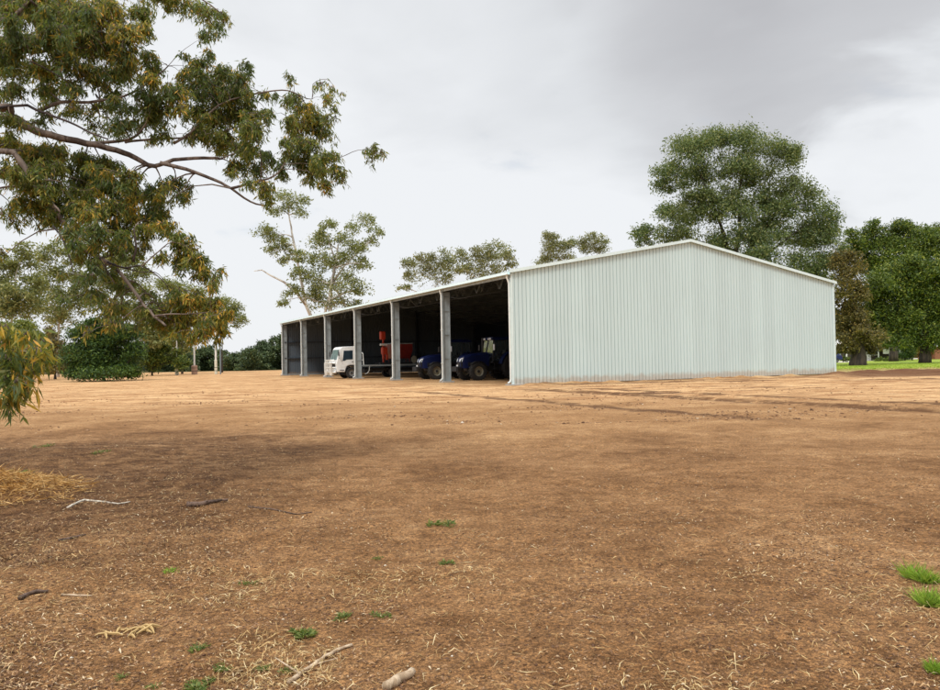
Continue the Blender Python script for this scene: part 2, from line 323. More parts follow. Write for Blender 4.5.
# ------------------------------------------------------------------ object helpers
def tag(o, label=None, cat=None, group=None, kind=None):
    if label: o['label'] = label
    if cat: o['category'] = cat
    if group: o['group'] = group
    if kind: o['kind'] = kind
    return o
def empty(name, loc=(0, 0, 0), rz=0.):
    o = bpy.data.objects.new(name, None); C.objects.link(o); o.location = loc; o.rotation_euler = (0, 0, rz)
    o.empty_display_size = .3
    return o
class MB:
    def __init__(s): s.v = []; s.f = []
    def add(s, vs, fs):
        n = len(s.v); s.v += [tuple(p) for p in vs]; s.f += [tuple(i + n for i in f) for f in fs]; return s
    def box(s, c, d, rot=(0, 0, 0), bev=0.0):
        cx, cy, cz = c; x, y, z = (k / 2 for k in d)
        if bev > 0:
            b = min(bev, x * .9, y * .9, z * .9)
            vs = []; idx = {}
            for sx in (-1, 1):
                for sy in (-1, 1):
                    for sz in (-1, 1):
                        for ax in range(3):
                            p = [sx * x, sy * y, sz * z]
                            for k in range(3):
                                if k != ax: p[k] -= (sx, sy, sz)[k] * b
                            idx[(sx, sy, sz, ax)] = len(vs); vs.append(p)
            fs = []
            for ax in range(3):
                o1, o2 = [k for k in range(3) if k != ax]
                for sg in (-1, 1):
                    q = []
                    for a_, b_ in ((-1, -1), (1, -1), (1, 1), (-1, 1)):
                        k = [0, 0, 0]; k[ax] = sg; k[o1] = a_; k[o2] = b_; q.append(idx[(*k, ax)])
                    fs.append(q)
                for s1 in (-1, 1):
                    for s2 in (-1, 1):
                        k1 = [0, 0, 0]; k1[o1] = s1; k1[o2] = s2; k1[ax] = -1
                        k2 = list(k1); k2[ax] = 1
                        fs.append([idx[(*k1, o1)], idx[(*k2, o1)], idx[(*k2, o2)], idx[(*k1, o2)]])
            for sx in (-1, 1):
                for sy in (-1, 1):
                    for sz in (-1, 1): fs.append([idx[(sx, sy, sz, k)] for k in range(3)])
        else:
            vs = [(i * x, j * y, k * z) for i in (-1, 1) for j in (-1, 1) for k in (-1, 1)]
            fs = [(0, 1, 3, 2), (4, 6, 7, 5), (0, 4, 5, 1), (2, 3, 7, 6), (0, 2, 6, 4), (1, 5, 7, 3)]
        E = Euler(rot).to_matrix()
        return s.add([E @ Vector(p) + Vector(c) for p in vs], fs)
    def prism(s, poly, axis, a, b):
        """poly of 2D points extruded along axis ('x','y','z') from a to b"""
        n = len(poly)
        def P(p, t):
            return {'x': (t, p[0], p[1]), 'y': (p[0], t, p[1]), 'z': (p[0], p[1], t)}[axis]
        vs = [P(p, a) for p in poly] + [P(p, b) for p in poly]
        fs = [tuple(range(n)), tuple(range(2 * n - 1, n - 1, -1))] + [(i, (i + 1) % n, n + (i + 1) % n, n + i) for i in range(n)]
        return s.add(vs, fs)
    def tube(s, pts, rad, seg=8, caps=True):
        pts = [Vector(p) for p in pts]; n = len(pts)
        if not hasattr(rad, '__len__'): rad = [rad] * n
        vs = []; fs = []; up = None
        for i, p in enumerate(pts):
            t = (pts[min(i + 1, n - 1)] - pts[max(i - 1, 0)])
            t = t.normalized() if t.length > 1e-9 else Vector((0, 0, 1))
            if up is None: up = t.orthogonal().normalized()
            up = (up - t * up.dot(t)); up = up.normalized() if up.length > 1e-6 else t.orthogonal().normalized()
            w = t.cross(up)
            for k in range(seg):
                a = 2 * math.pi * k / seg
                vs.append(p + (up * math.cos(a) + w * math.sin(a)) * rad[i])
        for i in range(n - 1):
            for k in range(seg):
                fs.append((i * seg + k, i * seg + (k + 1) % seg, (i + 1) * seg + (k + 1) % seg, (i + 1) * seg + k))
        if caps: fs += [tuple(range(seg - 1, -1, -1)), tuple(range((n - 1) * seg, n * seg))]
        return s.add(vs, fs)
    def lathe(s, prof, c, axis='y', seg=28):
        """prof = [(radius, offset along axis)]"""
        vs = []; fs = []; n = len(prof)
        for k in range(seg):
            a = 2 * math.pi * k / seg; ca, sa = math.cos(a), math.sin(a)
            for r, t in prof:
                vs.append({'y': (c[0] + r * ca, c[1] + t, c[2] + r * sa), 'x': (c[0] + t, c[1] + r * ca, c[2] + r * sa), 'z': (c[0] + r * ca, c[1] + r * sa, c[2] + t)}[axis])
        for k in range(seg):
            for i in range(n - 1):
                a, b = k * n, ((k + 1) % seg) * n
                fs.append((a + i, b + i, b + i + 1, a + i + 1))
        return s.add(vs, fs)
    def build(s, name, mat, parent=None, smooth_=False):
        me = bpy.data.meshes.new(name); me.from_pydata(s.v, [], s.f); me.update()
        me.materials.append(mat)
        o = bpy.data.objects.new(name, me); C.objects.link(o)
        if parent: o.parent = parent
        if smooth_:
            me.polygons.foreach_set('use_smooth', [True] * len(me.polygons))
        return o
def fix_normals(o):
    import bmesh
    bm = bmesh.new(); bm.from_mesh(o.data); bmesh.ops.recalc_face_normals(bm, faces=bm.faces); bm.to_mesh(o.data); bm.free(); return o
def copy_tree(o, parent=None):
    c = o.copy(); C.objects.link(c)
    if parent: c.parent = parent
    for ch in [x for x in list(bpy.data.objects) if x.parent == o]: copy_tree(ch, c)
    return c

def np_mesh(name, verts, faces, mat, parent=None):
    me = bpy.data.meshes.new(name); nv, nf = len(verts), len(faces); k = faces.shape[1]
    me.vertices.add(nv); me.vertices.foreach_set('co', np.ascontiguousarray(verts, dtype=np.float32).ravel())
    me.loops.add(nf * k); me.loops.foreach_set('vertex_index', np.ascontiguousarray(faces, dtype=np.int32).ravel())
    me.polygons.add(nf); me.polygons.foreach_set('loop_start', np.arange(0, nf * k, k, dtype=np.int32))
    me.update(calc_edges=True); me.validate(); me.materials.append(mat)
    o = bpy.data.objects.new(name, me); C.objects.link(o)
    if parent: o.parent = parent
    return o
def norm(a): return a / np.maximum(np.linalg.norm(a, axis=1, keepdims=True), 1e-9)
def leaves(pos, direc, length, width, fold=.0):
    """rhombic leaves: pos base (N,3), unit long axis, lengths and widths"""
    n = len(pos); length = np.broadcast_to(length, (n,))[:, None]; width = np.broadcast_to(width, (n,))[:, None]
    side = norm(np.cross(direc, rng.normal(size=(n, 3)))); nrm = np.cross(direc, side)
    b = pos; t = pos + direc * length
    m = pos + direc * length * .42
    l = m + side * width / 2 + nrm * width * fold; r = m - side * width / 2 + nrm * width * fold
    v = np.stack([b, l, t, r], 1).reshape(-1, 3)
    return v, np.arange(n * 4).reshape(n, 4)

# ------------------------------------------------------------------ world, sun, camera
w = bpy.data.worlds.new('World'); sc.world = w; w.use_nodes = True
nt = w.node_tree; nt.nodes.clear(); nodes = nt.nodes; links = nt.links
SUN_EL, SUN_AZ = R(48), R(205)       # azimuth clockwise from +Y : behind and right of... see below
sky = nodes.new('ShaderNodeTexSky'); sky.sky_type = 'NISHITA'; sky.sun_disc = False
sky.sun_elevation = SUN_EL; sky.sun_rotation = SUN_AZ
bg1 = nodes.new('ShaderNodeBackground'); bg1.inputs[1].default_value = .1; links.new(sky.outputs[0], bg1.inputs[0])
tc = nodes.new('ShaderNodeTexCoord'); sp = nodes.new('ShaderNodeSeparateXYZ'); links.new(tc.outputs['Generated'], sp.inputs[0])
zc = math_n(nt, 'ADD', math_n(nt, 'MAXIMUM', sp.outputs[2], 0.0), .22)
cb = nodes.new('ShaderNodeCombineXYZ')
links.new(math_n(nt, 'DIVIDE', sp.outputs[0], zc), cb.inputs[0]); links.new(math_n(nt, 'DIVIDE', sp.outputs[1], zc), cb.inputs[1])
mp = nodes.new('ShaderNodeMapping'); mp.inputs['Location'].default_value = (1.3, .4, 0); links.new(cb.outputs[0], mp.inputs[0])
cl = noise(nt, mp.outputs[0], .75, 7, .5, .35)
cl2 = noise(nt, mp.outputs[0], 2.2, 5, .55, .3)
def blob(px, py, a0, a1):
    d = Vector(ray(px, py)).normalized()
    vm = nodes.new('ShaderNodeVectorMath'); vm.operation = 'DOT_PRODUCT'; vm.inputs[1].default_value = d
    nm = nodes.new('ShaderNodeVectorMath'); nm.operation = 'NORMALIZE'; links.new(tc.outputs['Generated'], nm.inputs[0]); links.new(nm.outputs[0], vm.inputs[0])
    wob = math_n(nt, 'ADD', vm.outputs['Value'], math_n(nt, 'MULTIPLY', math_n(nt, 'SUBTRACT', cl2, .5), .05))
    return mrange(nt, wob, math.cos(R(a1)), math.cos(R(a0)))
dens = math_n(nt, 'ADD', math_n(nt, 'MULTIPLY', cl, .75), math_n(nt, 'MULTIPLY', cl2, .25))
dens = math_n(nt, 'SUBTRACT', dens, math_n(nt, 'MULTIPLY', blob(800, 85, 3, 14), .16))
dens = math_n(nt, 'SUBTRACT', dens, math_n(nt, 'MULTIPLY', blob(650, 30, 2, 12), .07))
dens = math_n(nt, 'ADD', dens, math_n(nt, 'MULTIPLY', blob(905, 170, 2, 9), .20))
dens = math_n(nt, 'ADD', dens, math_n(nt, 'MULTIPLY', blob(400, 150, 4, 26), .13))
dens = math_n(nt, 'ADD', dens, math_n(nt, 'MULTIPLY', blob(150, 300, 4, 22), .10))
cr = ramp(nodes, [(.20, (.41, .412, .43)), (.34, (.51, .517, .535)), (.45, (.615, .63, .65)), (.60, (.73, .745, .765))]); links.new(dens, cr.inputs[0])
gain = mrange(nt, sp.outputs[2], .48, .95, 1.0, 3.1)
cg = nodes.new('ShaderNodeBackground'); links.new(cr.outputs[0], cg.inputs[0]); links.new(gain, cg.inputs[1])
mx = nodes.new('ShaderNodeMixShader')
links.new(mrange(nt, cl2, .28, .40, .82, .97), mx.inputs[0]); links.new(bg1.outputs[0], mx.inputs[1]); links.new(cg.outputs[0], mx.inputs[2])
wo = nodes.new('ShaderNodeOutputWorld'); links.new(mx.outputs[0], wo.inputs[0])

sl = bpy.data.lights.new('sun', 'SUN'); sl.energy = 1.5; sl.angle = R(14); sl.color = (1, .965, .92)
so = bpy.data.objects.new('sun', sl); C.objects.link(so)
sd = Vector((math.sin(SUN_AZ) * math.cos(SUN_EL), math.cos(SUN_AZ) * math.cos(SUN_EL), math.sin(SUN_EL)))
so.rotation_euler = sd.to_track_quat('Z', 'Y').to_euler(); so.location = (0, 0, 30)

cam = bpy.data.cameras.new('camera'); co = bpy.data.objects.new('camera', cam); C.objects.link(co); sc.camera = co
cam.sensor_fit = 'HORIZONTAL'; cam.sensor_width = 36; cam.lens = 36 * F / 940; cam.clip_end = 6000; cam.clip_start = .05
Fw = Vector((0, math.cos(PITCH), math.sin(PITCH))); U0 = Vector((0, -math.sin(PITCH), math.cos(PITCH))); R0 = Vector((1, 0, 0))
Rc = R0 * math.cos(ROLL) - U0 * math.sin(ROLL); Uc = R0 * math.sin(ROLL) + U0 * math.cos(ROLL)
mw = Matrix((Rc, Uc, -Fw)).transposed().to_4x4(); mw.translation = (0, 0, CAMH); co.matrix_world = mw
vs = sc.view_settings; vs.view_transform = 'Standard'; vs.look = 'None'; vs.gamma = 1; vs.use_curve_mapping = False; vs.exposure = 0.28
sc.cycles.max_bounces = 6; sc.cycles.transparent_max_bounces = 8; sc.cycles.use_denoising = True

# ------------------------------------------------------------------ ground
def make_ground():
    rs = [0.8]
    while rs[-1] < 60: rs.append(rs[-1] * 1.0115)
    while rs[-1] < 4000: rs.append(rs[-1] * 1.06)
    rs = np.array(rs)
    an = np.concatenate([np.arange(-180, -40, 7.), np.arange(-40, 40, .28), np.arange(40, 180, 7.)])
    A = np.radians(an); n = len(A); m = len(rs)
    X = rs[:, None] * np.sin(A)[None]; Y = rs[:, None] * np.cos(A)[None]
    Z = height(X, Y)
    V = np.stack([X, Y, Z], -1).reshape(-1, 3)
    i = np.arange(m - 1)[:, None] * n; j = np.arange(n)[None]; j2 = (j + 1) % n
    Fc = np.stack([i + j, i + n + j, i + n + j2, i + j2], -1).reshape(-1, 4)[:, ::-1]
    V = np.vstack([V, [[0, 0, 0]]]); ctr = len(V) - 1
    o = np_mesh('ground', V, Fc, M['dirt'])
    # centre fan, a real disc under the viewer's feet, joined into the same sheet
    import bmesh
    bm = bmesh.new(); bm.from_mesh(o.data); bm.verts.ensure_lookup_table()
    for k in range(n): bm.faces.new((bm.verts[ctr], bm.verts[(k + 1) % n], bm.verts[k]))
    bmesh.ops.recalc_face_normals(bm, faces=bm.faces)
    up = sum(f.normal.z for f in bm.faces)
    if up < 0: bmesh.ops.reverse_faces(bm, faces=bm.faces)
    bm.to_mesh(o.data); bm.free()
    o.data.polygons.foreach_set('use_smooth', [True] * len(o.data.polygons))
    tag(o, kind='structure')
make_ground()

# lawn sheet on the right beyond the dirt
def lawn():
    m, nt, nodes, links = new_mat('lawn turf')
    out = N(nodes, 'ShaderNodeOutputMaterial'); b = N(nodes, 'ShaderNodeBsdfPrincipled', Roughness=.9)
    g = N(nodes, 'ShaderNodeNewGeometry'); n1 = noise(nt, g.outputs[0], .22, 5, .6); n2 = noise(nt, g.outputs[0], 9, 5, .7)
    c = mixc(nt, mrange(nt, n1, .35, .65), (.21, .31, .008), (.34, .40, .012)); c = mixc(nt, mrange(nt, n2, .4, .65, 0, .4), c, (.10, .17, .012))
    links.new(c, b.inputs[0]); links.new(b.outputs[0], out.inputs[0])
    nx = 60; vs = []; fs = []
    for i in range(nx + 1):
        x = 26 + i * 2.2
        y0 = 62.5 + 1.4 * math.sin(i * .7) + rnd.uniform(-.5, .5)
        for j in range(6):
            y = y0 + (155 - y0) * (j / 5) ** 1.5
            vs.append((x, y, float(height(x, y)) + .02 if j else -.03))
    for i in range(nx):
        for j in range(5): a = i * 6 + j; fs.append((a, a + 6, a + 7, a + 1))
    mb = MB(); mb.add(vs, fs); tag(mb.build('lawn', m), kind='structure')
lawn()
pm = MB()
pa = [gnd(820, 363.3), gnd(852, 362.6), gnd(853, 361.3), gnd(820, 361.8)]
pm.add([(p.x, p.y, .05) for p in pa] + [(p.x, p.y, -.05) for p in pa], [(0, 1, 2, 3), (0, 4, 5, 1), (1, 5, 6, 2), (2, 6, 7, 3), (3, 7, 4, 0)])
pb = [gnd(866, 361.2), gnd(905, 359.6), gnd(960, 358.2), gnd(960, 356.9), gnd(905, 358.4), gnd(866, 360.0)]
pm.add([(p.x, p.y, .05) for p in pb] + [(p.x, p.y, -.05) for p in pb], [(0, 1, 4, 5), (1, 2, 3, 4)] + [(i, i + 6, (i + 1) % 6 + 6, (i + 1) % 6) for i in range(6)])
tag(pm.build('path', M['path']), kind='structure')

# ------------------------------------------------------------------ the machinery shed
def corr_profile(L, step=.238, hgt=-.048):
    pr = []; s = 0.
    while s < L - 1e-6:
        for ds, o in ((0, 0), (.187, 0), (.196, hgt), (.222, hgt), (.231, 0)):
            if s + ds < L: pr.append((s + ds, o))
        s += step
    pr.append((L, 0)); return pr
shed = empty('machinery_shed', SHED_O, SA)
tag(shed, 'long pale green corrugated steel machinery shed with open bays along its front', 'shed')
def slope_z(v): return EH + (RH - EH) * (1 - abs(v - SW / 2) / (SW / 2))
def end_wall(name, u, sgn, mat):
    mb = MB(); pr = corr_profile(SW); pr = sorted(set(pr + [(SW / 2, 0.0)]))
    vs = []; 
    for s, o in pr: vs += [(s, u + sgn * o, .03), (s, u + sgn * o, slope_z(s) + .05)]
    mb.add(vs, [(2 * i, 2 * i + 2, 2 * i + 3, 2 * i + 1) for i in range(len(pr) - 1)])
    return mb.build(name, mat, shed)
end_wall('end_wall', 0, -1, M['clad'])
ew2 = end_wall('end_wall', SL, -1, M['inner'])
mb = MB(); vs_ = []
pr = corr_profile(SL)
for s, o in pr: vs_ += [(SW + o, s, .03), (SW + o, s, EH - .02)]
mb.add(vs_, [(2 * i, 2 * i + 2, 2 * i + 3, 2 * i + 1) for i in range(len(pr) - 1)]); mb.build('rear_wall', M['inner_shade'], shed)  # rear wall takes the near black colour that stands for shade
mb = MB(); mb.box((SW - .06, SL / 2, EH - .02), (.1, SL, .24)); mb.build('rear_eave_purlin', M['darksteel'], shed)
# roof
mb = MB(); ov = .12; prr = [(s - ov, o) for s, o in corr_profile(SL + 2 * ov)]
dz = (RH - EH) / (SW / 2)
for side in (0, 1):
    vs_ = []
    for s, o in prr:
        if side == 0: vs_ += [(-.10, s, EH + .10 - .1 * dz + o), (SW / 2, s, RH + .10 + o)]
        else: vs_ += [(SW + .10, s, EH + .10 - .1 * dz + o), (SW / 2, s, RH + .10 + o)]
    mb.add(vs_, [(2 * i, 2 * i + 2, 2 * i + 3, 2 * i + 1) for i in range(len(prr) - 1)])
roof = mb.build('roof', M['clad'], shed)
mb = MB()
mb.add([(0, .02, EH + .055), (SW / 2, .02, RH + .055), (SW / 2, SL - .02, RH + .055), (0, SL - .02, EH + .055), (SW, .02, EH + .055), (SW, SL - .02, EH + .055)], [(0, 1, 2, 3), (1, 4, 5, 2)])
mb.build('roof_shade_sheet', M['inner_shade'], roof)  # dark sheet added under the roof so the bays read as shaded
# inner face of the near gable wall, coloured as deep shade
mb = MB(); mb.add([(.1, .06, .03), (SW - .1, .06, .03), (SW - .1, .06, EH), (SW / 2, .06, RH - .05), (.1, .06, EH)], [(0, 1, 2, 3, 4)]); mb.build('wall_shade_sheet', M['inner_shade'], shed)
# ridge cap
mb = MB(); rc = [(SW / 2 - .3, RH + .145 - .3 * dz), (SW / 2, RH + .145), (SW / 2 + .3, RH + .145 - .3 * dz), (SW / 2 + .3, RH + .16 - .3 * dz), (SW / 2, RH + .165), (SW / 2 - .3, RH + .16 - .3 * dz)]
mb.prism(rc, 'y', -ov - .03, SL + ov + .03); mb.build('ridge_cap', M['trim'], roof)
# barge flashings on the gable ends
for u in (-ov - .055, SL + ov + .005):
    mb = MB()
    for a, b_ in ((-.15, SW / 2), (SW / 2, SW + .15)):
        za = EH - .15 * dz if a < 0 else RH; zb = RH if b_ < SW else EH - .15 * dz
        mb.prism([(a, za - .0), (b_, zb - .0), (b_, zb + .165), (a, za + .165)], 'y', u, u + .05)
    mb.build('barge_flashing', M['trim'], roof)
for v in (-.012, SW - .11):
    mb = MB(); mb.box((v + .045, -.02, EH / 2 - .02), (.09, .03, EH - .1)); mb.box((v + (.0 if v < 1 else .13), .03, EH / 2 - .02), (.02, .15, EH - .1)); mb.build('corner_flashing', M['trim'], shed)
# gutter
mb = MB()
mb.prism([(-.30, EH - .12), (-.26, EH + .04), (-.245, EH + .04), (-.28, EH - .105), (-.115, EH - .105), (-.115, EH + .06), (-.10, EH + .06), (-.10, EH - .12)], 'y', -ov, SL + ov)
mb.build('gutter', M['trim'], shed)
mb = MB(); mb.box((-.03, SL / 2, EH - .15), (.05, SL, .22)); mb.build('eave_purlin', M['galv'], shed)
# columns and trusses
def column(u):
    mb = MB()
    D, B_ = .46, .24
    mb.box((.20, u, EH / 2 - .15), (D, .02, EH - .3))
    mb.box((-.04, u, EH / 2 - .15), (.02, B_, EH - .3)); mb.box((.44, u, EH / 2 - .15), (.02, B_, EH - .3))
    for x_, s in ((-.02, 1), (.42, -1)):
        for sy in (-1, 1): mb.box((x_, u + sy * (B_ / 2 - .01), EH / 2 - .15), (.035, .012, EH - .32))
    for z in (1.5, 3.0, 4.5): mb.box((.2, u, z), (.40, .12, .015))
    c = mb.build('column', M['galv'], shed)
    f = MB(); f.box((.2, u, .0), (.85, .55, .16), bev=.02); f.build('footing', M['concrete'], c)
    d = MB(); d.tube([(-.19, u - .04, EH - .13), (-.19, u - .04, EH - .26), (-.15, u - .04, EH - .36), (-.115, u - .04, EH - .48), (-.11, u - .04, EH - .8), (-.11, u - .04, .3), (-.16, u - .04, .17), (-.3, u - .04, .12)], .05, 8)
    for z in (1.2, 3.3): d.box((-.10, u - .04, z), (.13, .14, .04))
    d.build('downpipe', M['pipe'], c)
    return c
for k in range(1, NB + 1): column(k * BAY - (.14 if k == NB else 0))
mb = MB(); mb.box((.2, .14, EH / 2), (.42, .14, EH - .3)); c0 = mb.build('column', M['galv'], shed)
d = MB(); d.tube([(-.19, .10, EH - .13), (-.19, .10, EH - .26), (-.12, .10, EH - .42), (-.07, .10, EH - .6), (-.07, .10, .3), (-.12, .10, .17), (-.25, .10, .12)], .05, 8); d.build('downpipe', M['pipe'], c0)
f = MB(); f.box((.15, .1, -.01), (.8, .6, .14), bev=.02); f.build('footing', M['concrete'], c0)
for k in range(0, NB + 1):
    u = k * BAY + (.2 if k == 0 else (-.2 if k == NB else 0)); mb = MB()
    npan = 10
    for side in (0, 1):
        top = []; bot = []
        for i in range(npan + 1):
            v = i / npan * SW / 2; v = max(v, .1); z = slope_z(v) - .14
            if side: v = SW - v
            top.append((v, u, z)); bot.append((v, u, z - .75 if i else z - .45))
        mb.tube(top, .035, 4); mb.tube(bot, .03, 4)
        for i in range(npan):
            m_ = [(a + b) / 2 for a, b in zip(bot[i], bot[i + 1])]
            mb.tube([top[i], m_], .014, 4); mb.tube([m_, top[i + 1]], .014, 4)
    mb.build('roof_truss', M['web'], shed)
    # back column
    bc = MB(); bc.box((SW - .25, u, EH / 2 - .1), (.4, .2, EH - .25)); bc.build('rear_column', M['darksteel'], shed)
# purlins (one part) with hanging fly braces
for i in range(11):
    for side in (0, 1):
        v = .6 + i * (SW / 2 - .9) / 10; v2 = SW - v if side else v
        if side and i % 2: continue
        mb = MB(); mb.box((v2, SL / 2, slope_z(v) - .02), (.07, SL - .1, .14)); mb.build('purlin', M['darksteel'], shed)
for kb in range(NB):
    for i, v in enumerate((.9, 2.4, 4.2)):
        for t in (.33, .66):
            mb = MB(); u = (kb + t) * BAY; z = slope_z(v) - .12
            mb.tube([(v, u - .55, z), (v, u - .05, z - .62)], .016, 4); mb.tube([(v, u - .05, z - .62), (v, u + .05, z - .60), (v, u + .3, z)], .016, 4)
            mb.build('roof_bracing', M['web'], shed)
for z in (1.95, 3.75):
    mb = MB(); mb.box((SW / 2, SL - .13, z), (SW - .4, .2, .09)); mb.build('girt', M['darksteel'], shed)
    mb = MB(); mb.box((SW - .13, SL / 2, z), (.2, SL - .4, .09)); mb.build('girt', M['darksteel'], shed)
mb = MB(); mb.box((SW / 2, SL - .09, .12), (SW - .4, .1, .14)); mb.build('base_rail', M['galv'], shed)
for v in (8.1, 16.2):
    mb = MB(); mb.box((v, SL - .25, slope_z(v) / 2), (.18, .26, slope_z(v) - .2)); mb.build('end_column', M['darksteel'], shed)
    mb = MB(); mb.box((v, .25, slope_z(v) / 2), (.18, .26, slope_z(v) - .2)); mb.build('end_column', M['darksteel'], shed)

# ------------------------------------------------------------------ wheels
def tyre(parent, name, c, r, wd, rimr, mat_rim, lugs=0, out=-1, ax='y'):
    """axle along local y; out = side facing outwards"""
    e = MB(); hw = wd / 2
    pr = [(rimr, -hw * .8), (rimr + .03, -hw), (r * .93, -hw), (r, -hw * .75), (r, hw * .75), (r * .93, hw), (rimr + .03, hw), (rimr, hw * .8)]
    e.lathe(pr, c, ax, 32)
    if lugs:
        for k in range(lugs):
            for s in (-1, 1):
                a = 2 * math.pi * (k + (.5 if s > 0 else 0)) / lugs
                p = (c[0] + (r + .012) * math.cos(a), c[1] + s * hw * .48, c[2] + (r + .012) * math.sin(a))
                e.box(p, (.05, hw * 1.02, .055), (0, -a, s * .0))
    t = e.build(name, M['rubber'], parent)
    g = MB()
    g.lathe([(rimr, -hw * .78), (rimr * .93, -hw * .55), (rimr * .9, -hw * .1), (rimr * .55, -hw * .15), (rimr * .45, -hw * .45), (.0, -hw * .45)] if out < 0 else
            [(rimr, hw * .78), (rimr * .93, hw * .55), (rimr * .9, hw * .1), (rimr * .55, hw * .15), (rimr * .45, hw * .45), (.0, hw * .45)], c, ax, 24)
    g.build('rim', mat_rim, t)
    h = MB(); h.lathe([(rimr * .3, out * hw * .46), (rimr * .3, out * hw * .7), (0, out * hw * .72)], c, ax, 12); h.build('hub', M['black'], t)
    return t

# ------------------------------------------------------------------ truck. local +x = backwards (into shed), y across; near side is -y
def make_truck():
    t = empty('tray_truck', (0, 0, 0))
    T = lambda mb, n, m, p=t, sm=False: fix_normals(mb.build(n, M[m], p, sm))
    # cab shell : side profile (x, z); x=0 at front axle, front at -1.25
    W_ = 1.05
    prof = [(-1.30, .55), (-1.34, 1.25), (-1.28, 1.55), (-.98, 2.55), (-.80, 2.70), (.55, 2.74), (.72, 2.62), (.75, .95), (.50, .95), (.42, 1.02), (.25, 1.12), (-.25, 1.12), (-.42, 1.02), (-.52, .80), (-.56, .55)]
    mb = MB(); mb.prism(prof, 'y', -W_, W_); cab = T(mb, 'cab', 'white')
    m = cab.modifiers.new('bev', 'BEVEL'); m.width = .06; m.segments = 2; m.limit_method = 'ANGLE'
    # windscreen, slightly proud of sloping front
    mb = MB()
    def fr(z): return -1.28 + (z - 1.55) / 1.0 * .30
    mb.add([(fr(1.60) - .02, -.92, 1.60), (fr(1.60) - .02, .92, 1.60), (fr(2.46) - .02, .88, 2.46), (fr(2.46) - .02, -.88, 2.46),
            (fr(1.60) + .01, -.92, 1.60), (fr(1.60) + .01, .92, 1.60), (fr(2.46) + .01, .88, 2.46), (fr(2.46) + .01, -.88, 2.46)],
           [(0, 1, 2, 3), (7, 6, 5, 4), (0, 4, 5, 1), (1, 5, 6, 2), (2, 6, 7, 3), (3, 7, 4, 0)])
    ws = fix_normals(mb.build('windscreen', M['screen'], t))
    for yy in (-.5, .3):
        mb = MB(); mb.tube([(fr(1.62) - .05, yy, 1.62), (fr(2.0) - .05, yy + .3, 2.0)], .012, 5); mb.build('wiper', M['black'], ws)
    for s in (-1, 1):
        y = s * (W_ + .006)
        d = MB(); d.prism([(-.92, .95), (-1.0, 1.55), (-.80, 2.48), (.22, 2.50), (.22, 1.18), (-.22, 1.18), (-.5, 1.05)], 'y', y - .012, y + .012); dr = T(d, 'door', 'white')
        g = MB(); g.prism([(-.93, 1.62), (-.78, 1.55), (-.68, 2.36), (.10, 2.38), (.10, 1.62), (-.45, 1.60), (-.6, 1.5), (-.93, 1.5)][1:] , 'y', y + s * .013, y + s * .022); T(g, 'door_window', 'tint', dr)
        h = MB(); h.box((.08, y + s * .035, 1.42), (.16, .03, .04)); T(h, 'handle', 'black', dr)
        g = MB(); g.prism([(.32, 1.75), (.32, 2.38), (.60, 2.38), (.60, 1.75)], 'y', y - .004, y + s * .008 + .004); T(g, 'side_window', 'tint')
        mr = MB(); mr.tube([(-1.02, s * 1.05, 2.45), (-1.2, s * 1.30, 2.4), (-1.2, s * 1.30, 1.75), (-1.05, s * 1.06, 1.7)], .018, 6); mr.box((-1.2, s * 1.33, 2.1), (.07, .2, .42), bev=.02); T(mr, 'mirror', 'black')
        gd = MB()
        arc = [(.62 * math.cos(a), .50 + .62 * math.sin(a)) for a in [R(x) for x in range(5, 180, 14)]]; arc2 = [(.56 * math.cos(a), .50 + .56 * math.sin(a)) for a in [R(x) for x in range(5, 180, 14)]]
        gd.prism(arc + arc2[::-1], 'y', y - .22 if s > 0 else y - .03, y + .03 if s > 0 else y + .22); T(gd, 'wheel_arch', 'black')
        for zz in (.42, .72):
            st = MB(); st.box((-.86, s * .98, zz), (.38, .2, .06)); T(st, 'step', 'black')
        tyre(t, 'wheel', (0, s * .92, .48), .48, .27, .27, M['steelrim'], 0, s)
        tyre(t, 'wheel', (3.9, s * .90, .48), .48, .48, .27, M['steelrim'], 0, s)
        hl = MB(); hl.box((-1.345, s * .82, .92), (.05, .28, .2), bev=.02); T(hl, 'headlight', 'lamp')
    gr = MB(); gr.box((-1.33, 0, 1.12), (.05, 1.5, .35)); 
    for z in (1.0, 1.1, 1.2): gr.box((-1.365, 0, z), (.02, 1.45, .03))
    T(gr, 'grille', 'black')
    bp = MB(); bp.box((-1.40, 0, .62), (.16, 2.1, .32), bev=.05); T(bp, 'bumper', 'white')
    # bull bar
    bb = MB()
    for z, w2 in ((.55, 1.08), (.95, 1.10), (1.32, 1.06), (1.58, .85)):
        bb.tube([(-1.45, -w2 - .02, z), (-1.72, -w2 + .16, z), (-1.76, 0, z), (-1.72, w2 - .16, z), (-1.45, w2 + .02, z)], .045, 8)
    for y in (-1.02, -.62, -.25, .25, .62, 1.02): bb.tube([(-1.70, y, .40), (-1.76, y, .6), (-1.76, y, 1.35), (-1.70, y * .92, 1.62 if abs(y) < .9 else 1.36)], .05, 8)
    for y in (-.8, .8): bb.box((-1.74, y, .45), (.10, .5, .35), bev=.04)
    for y in (-.45, .45): bb.box((-1.6, y, .55), (.35, .06, .5))
    T(bb, 'bull_bar', 'alloy')
    nb = MB(); nb.box((-1.83, 0, .72), (.015, .38, .12)); T(nb, 'number_plate', 'lamp')
    ch = MB(); ch.box((2.9, -.42, .72), (6.2, .08, .22)); ch.box((2.9, .42, .72), (6.2, .08, .22)); ch.box((3.9, 0, .5), (.14, 1.7, .14)); ch.box((0, 0, .5), (.14, 1.7, .14)); ch.box((1.5, -.75, .62), (.9, .45, .42), bev=.08); ch.box((1.7, .75, .62), (1.1, .45, .42), bev=.08); T(ch, 'chassis', 'black')
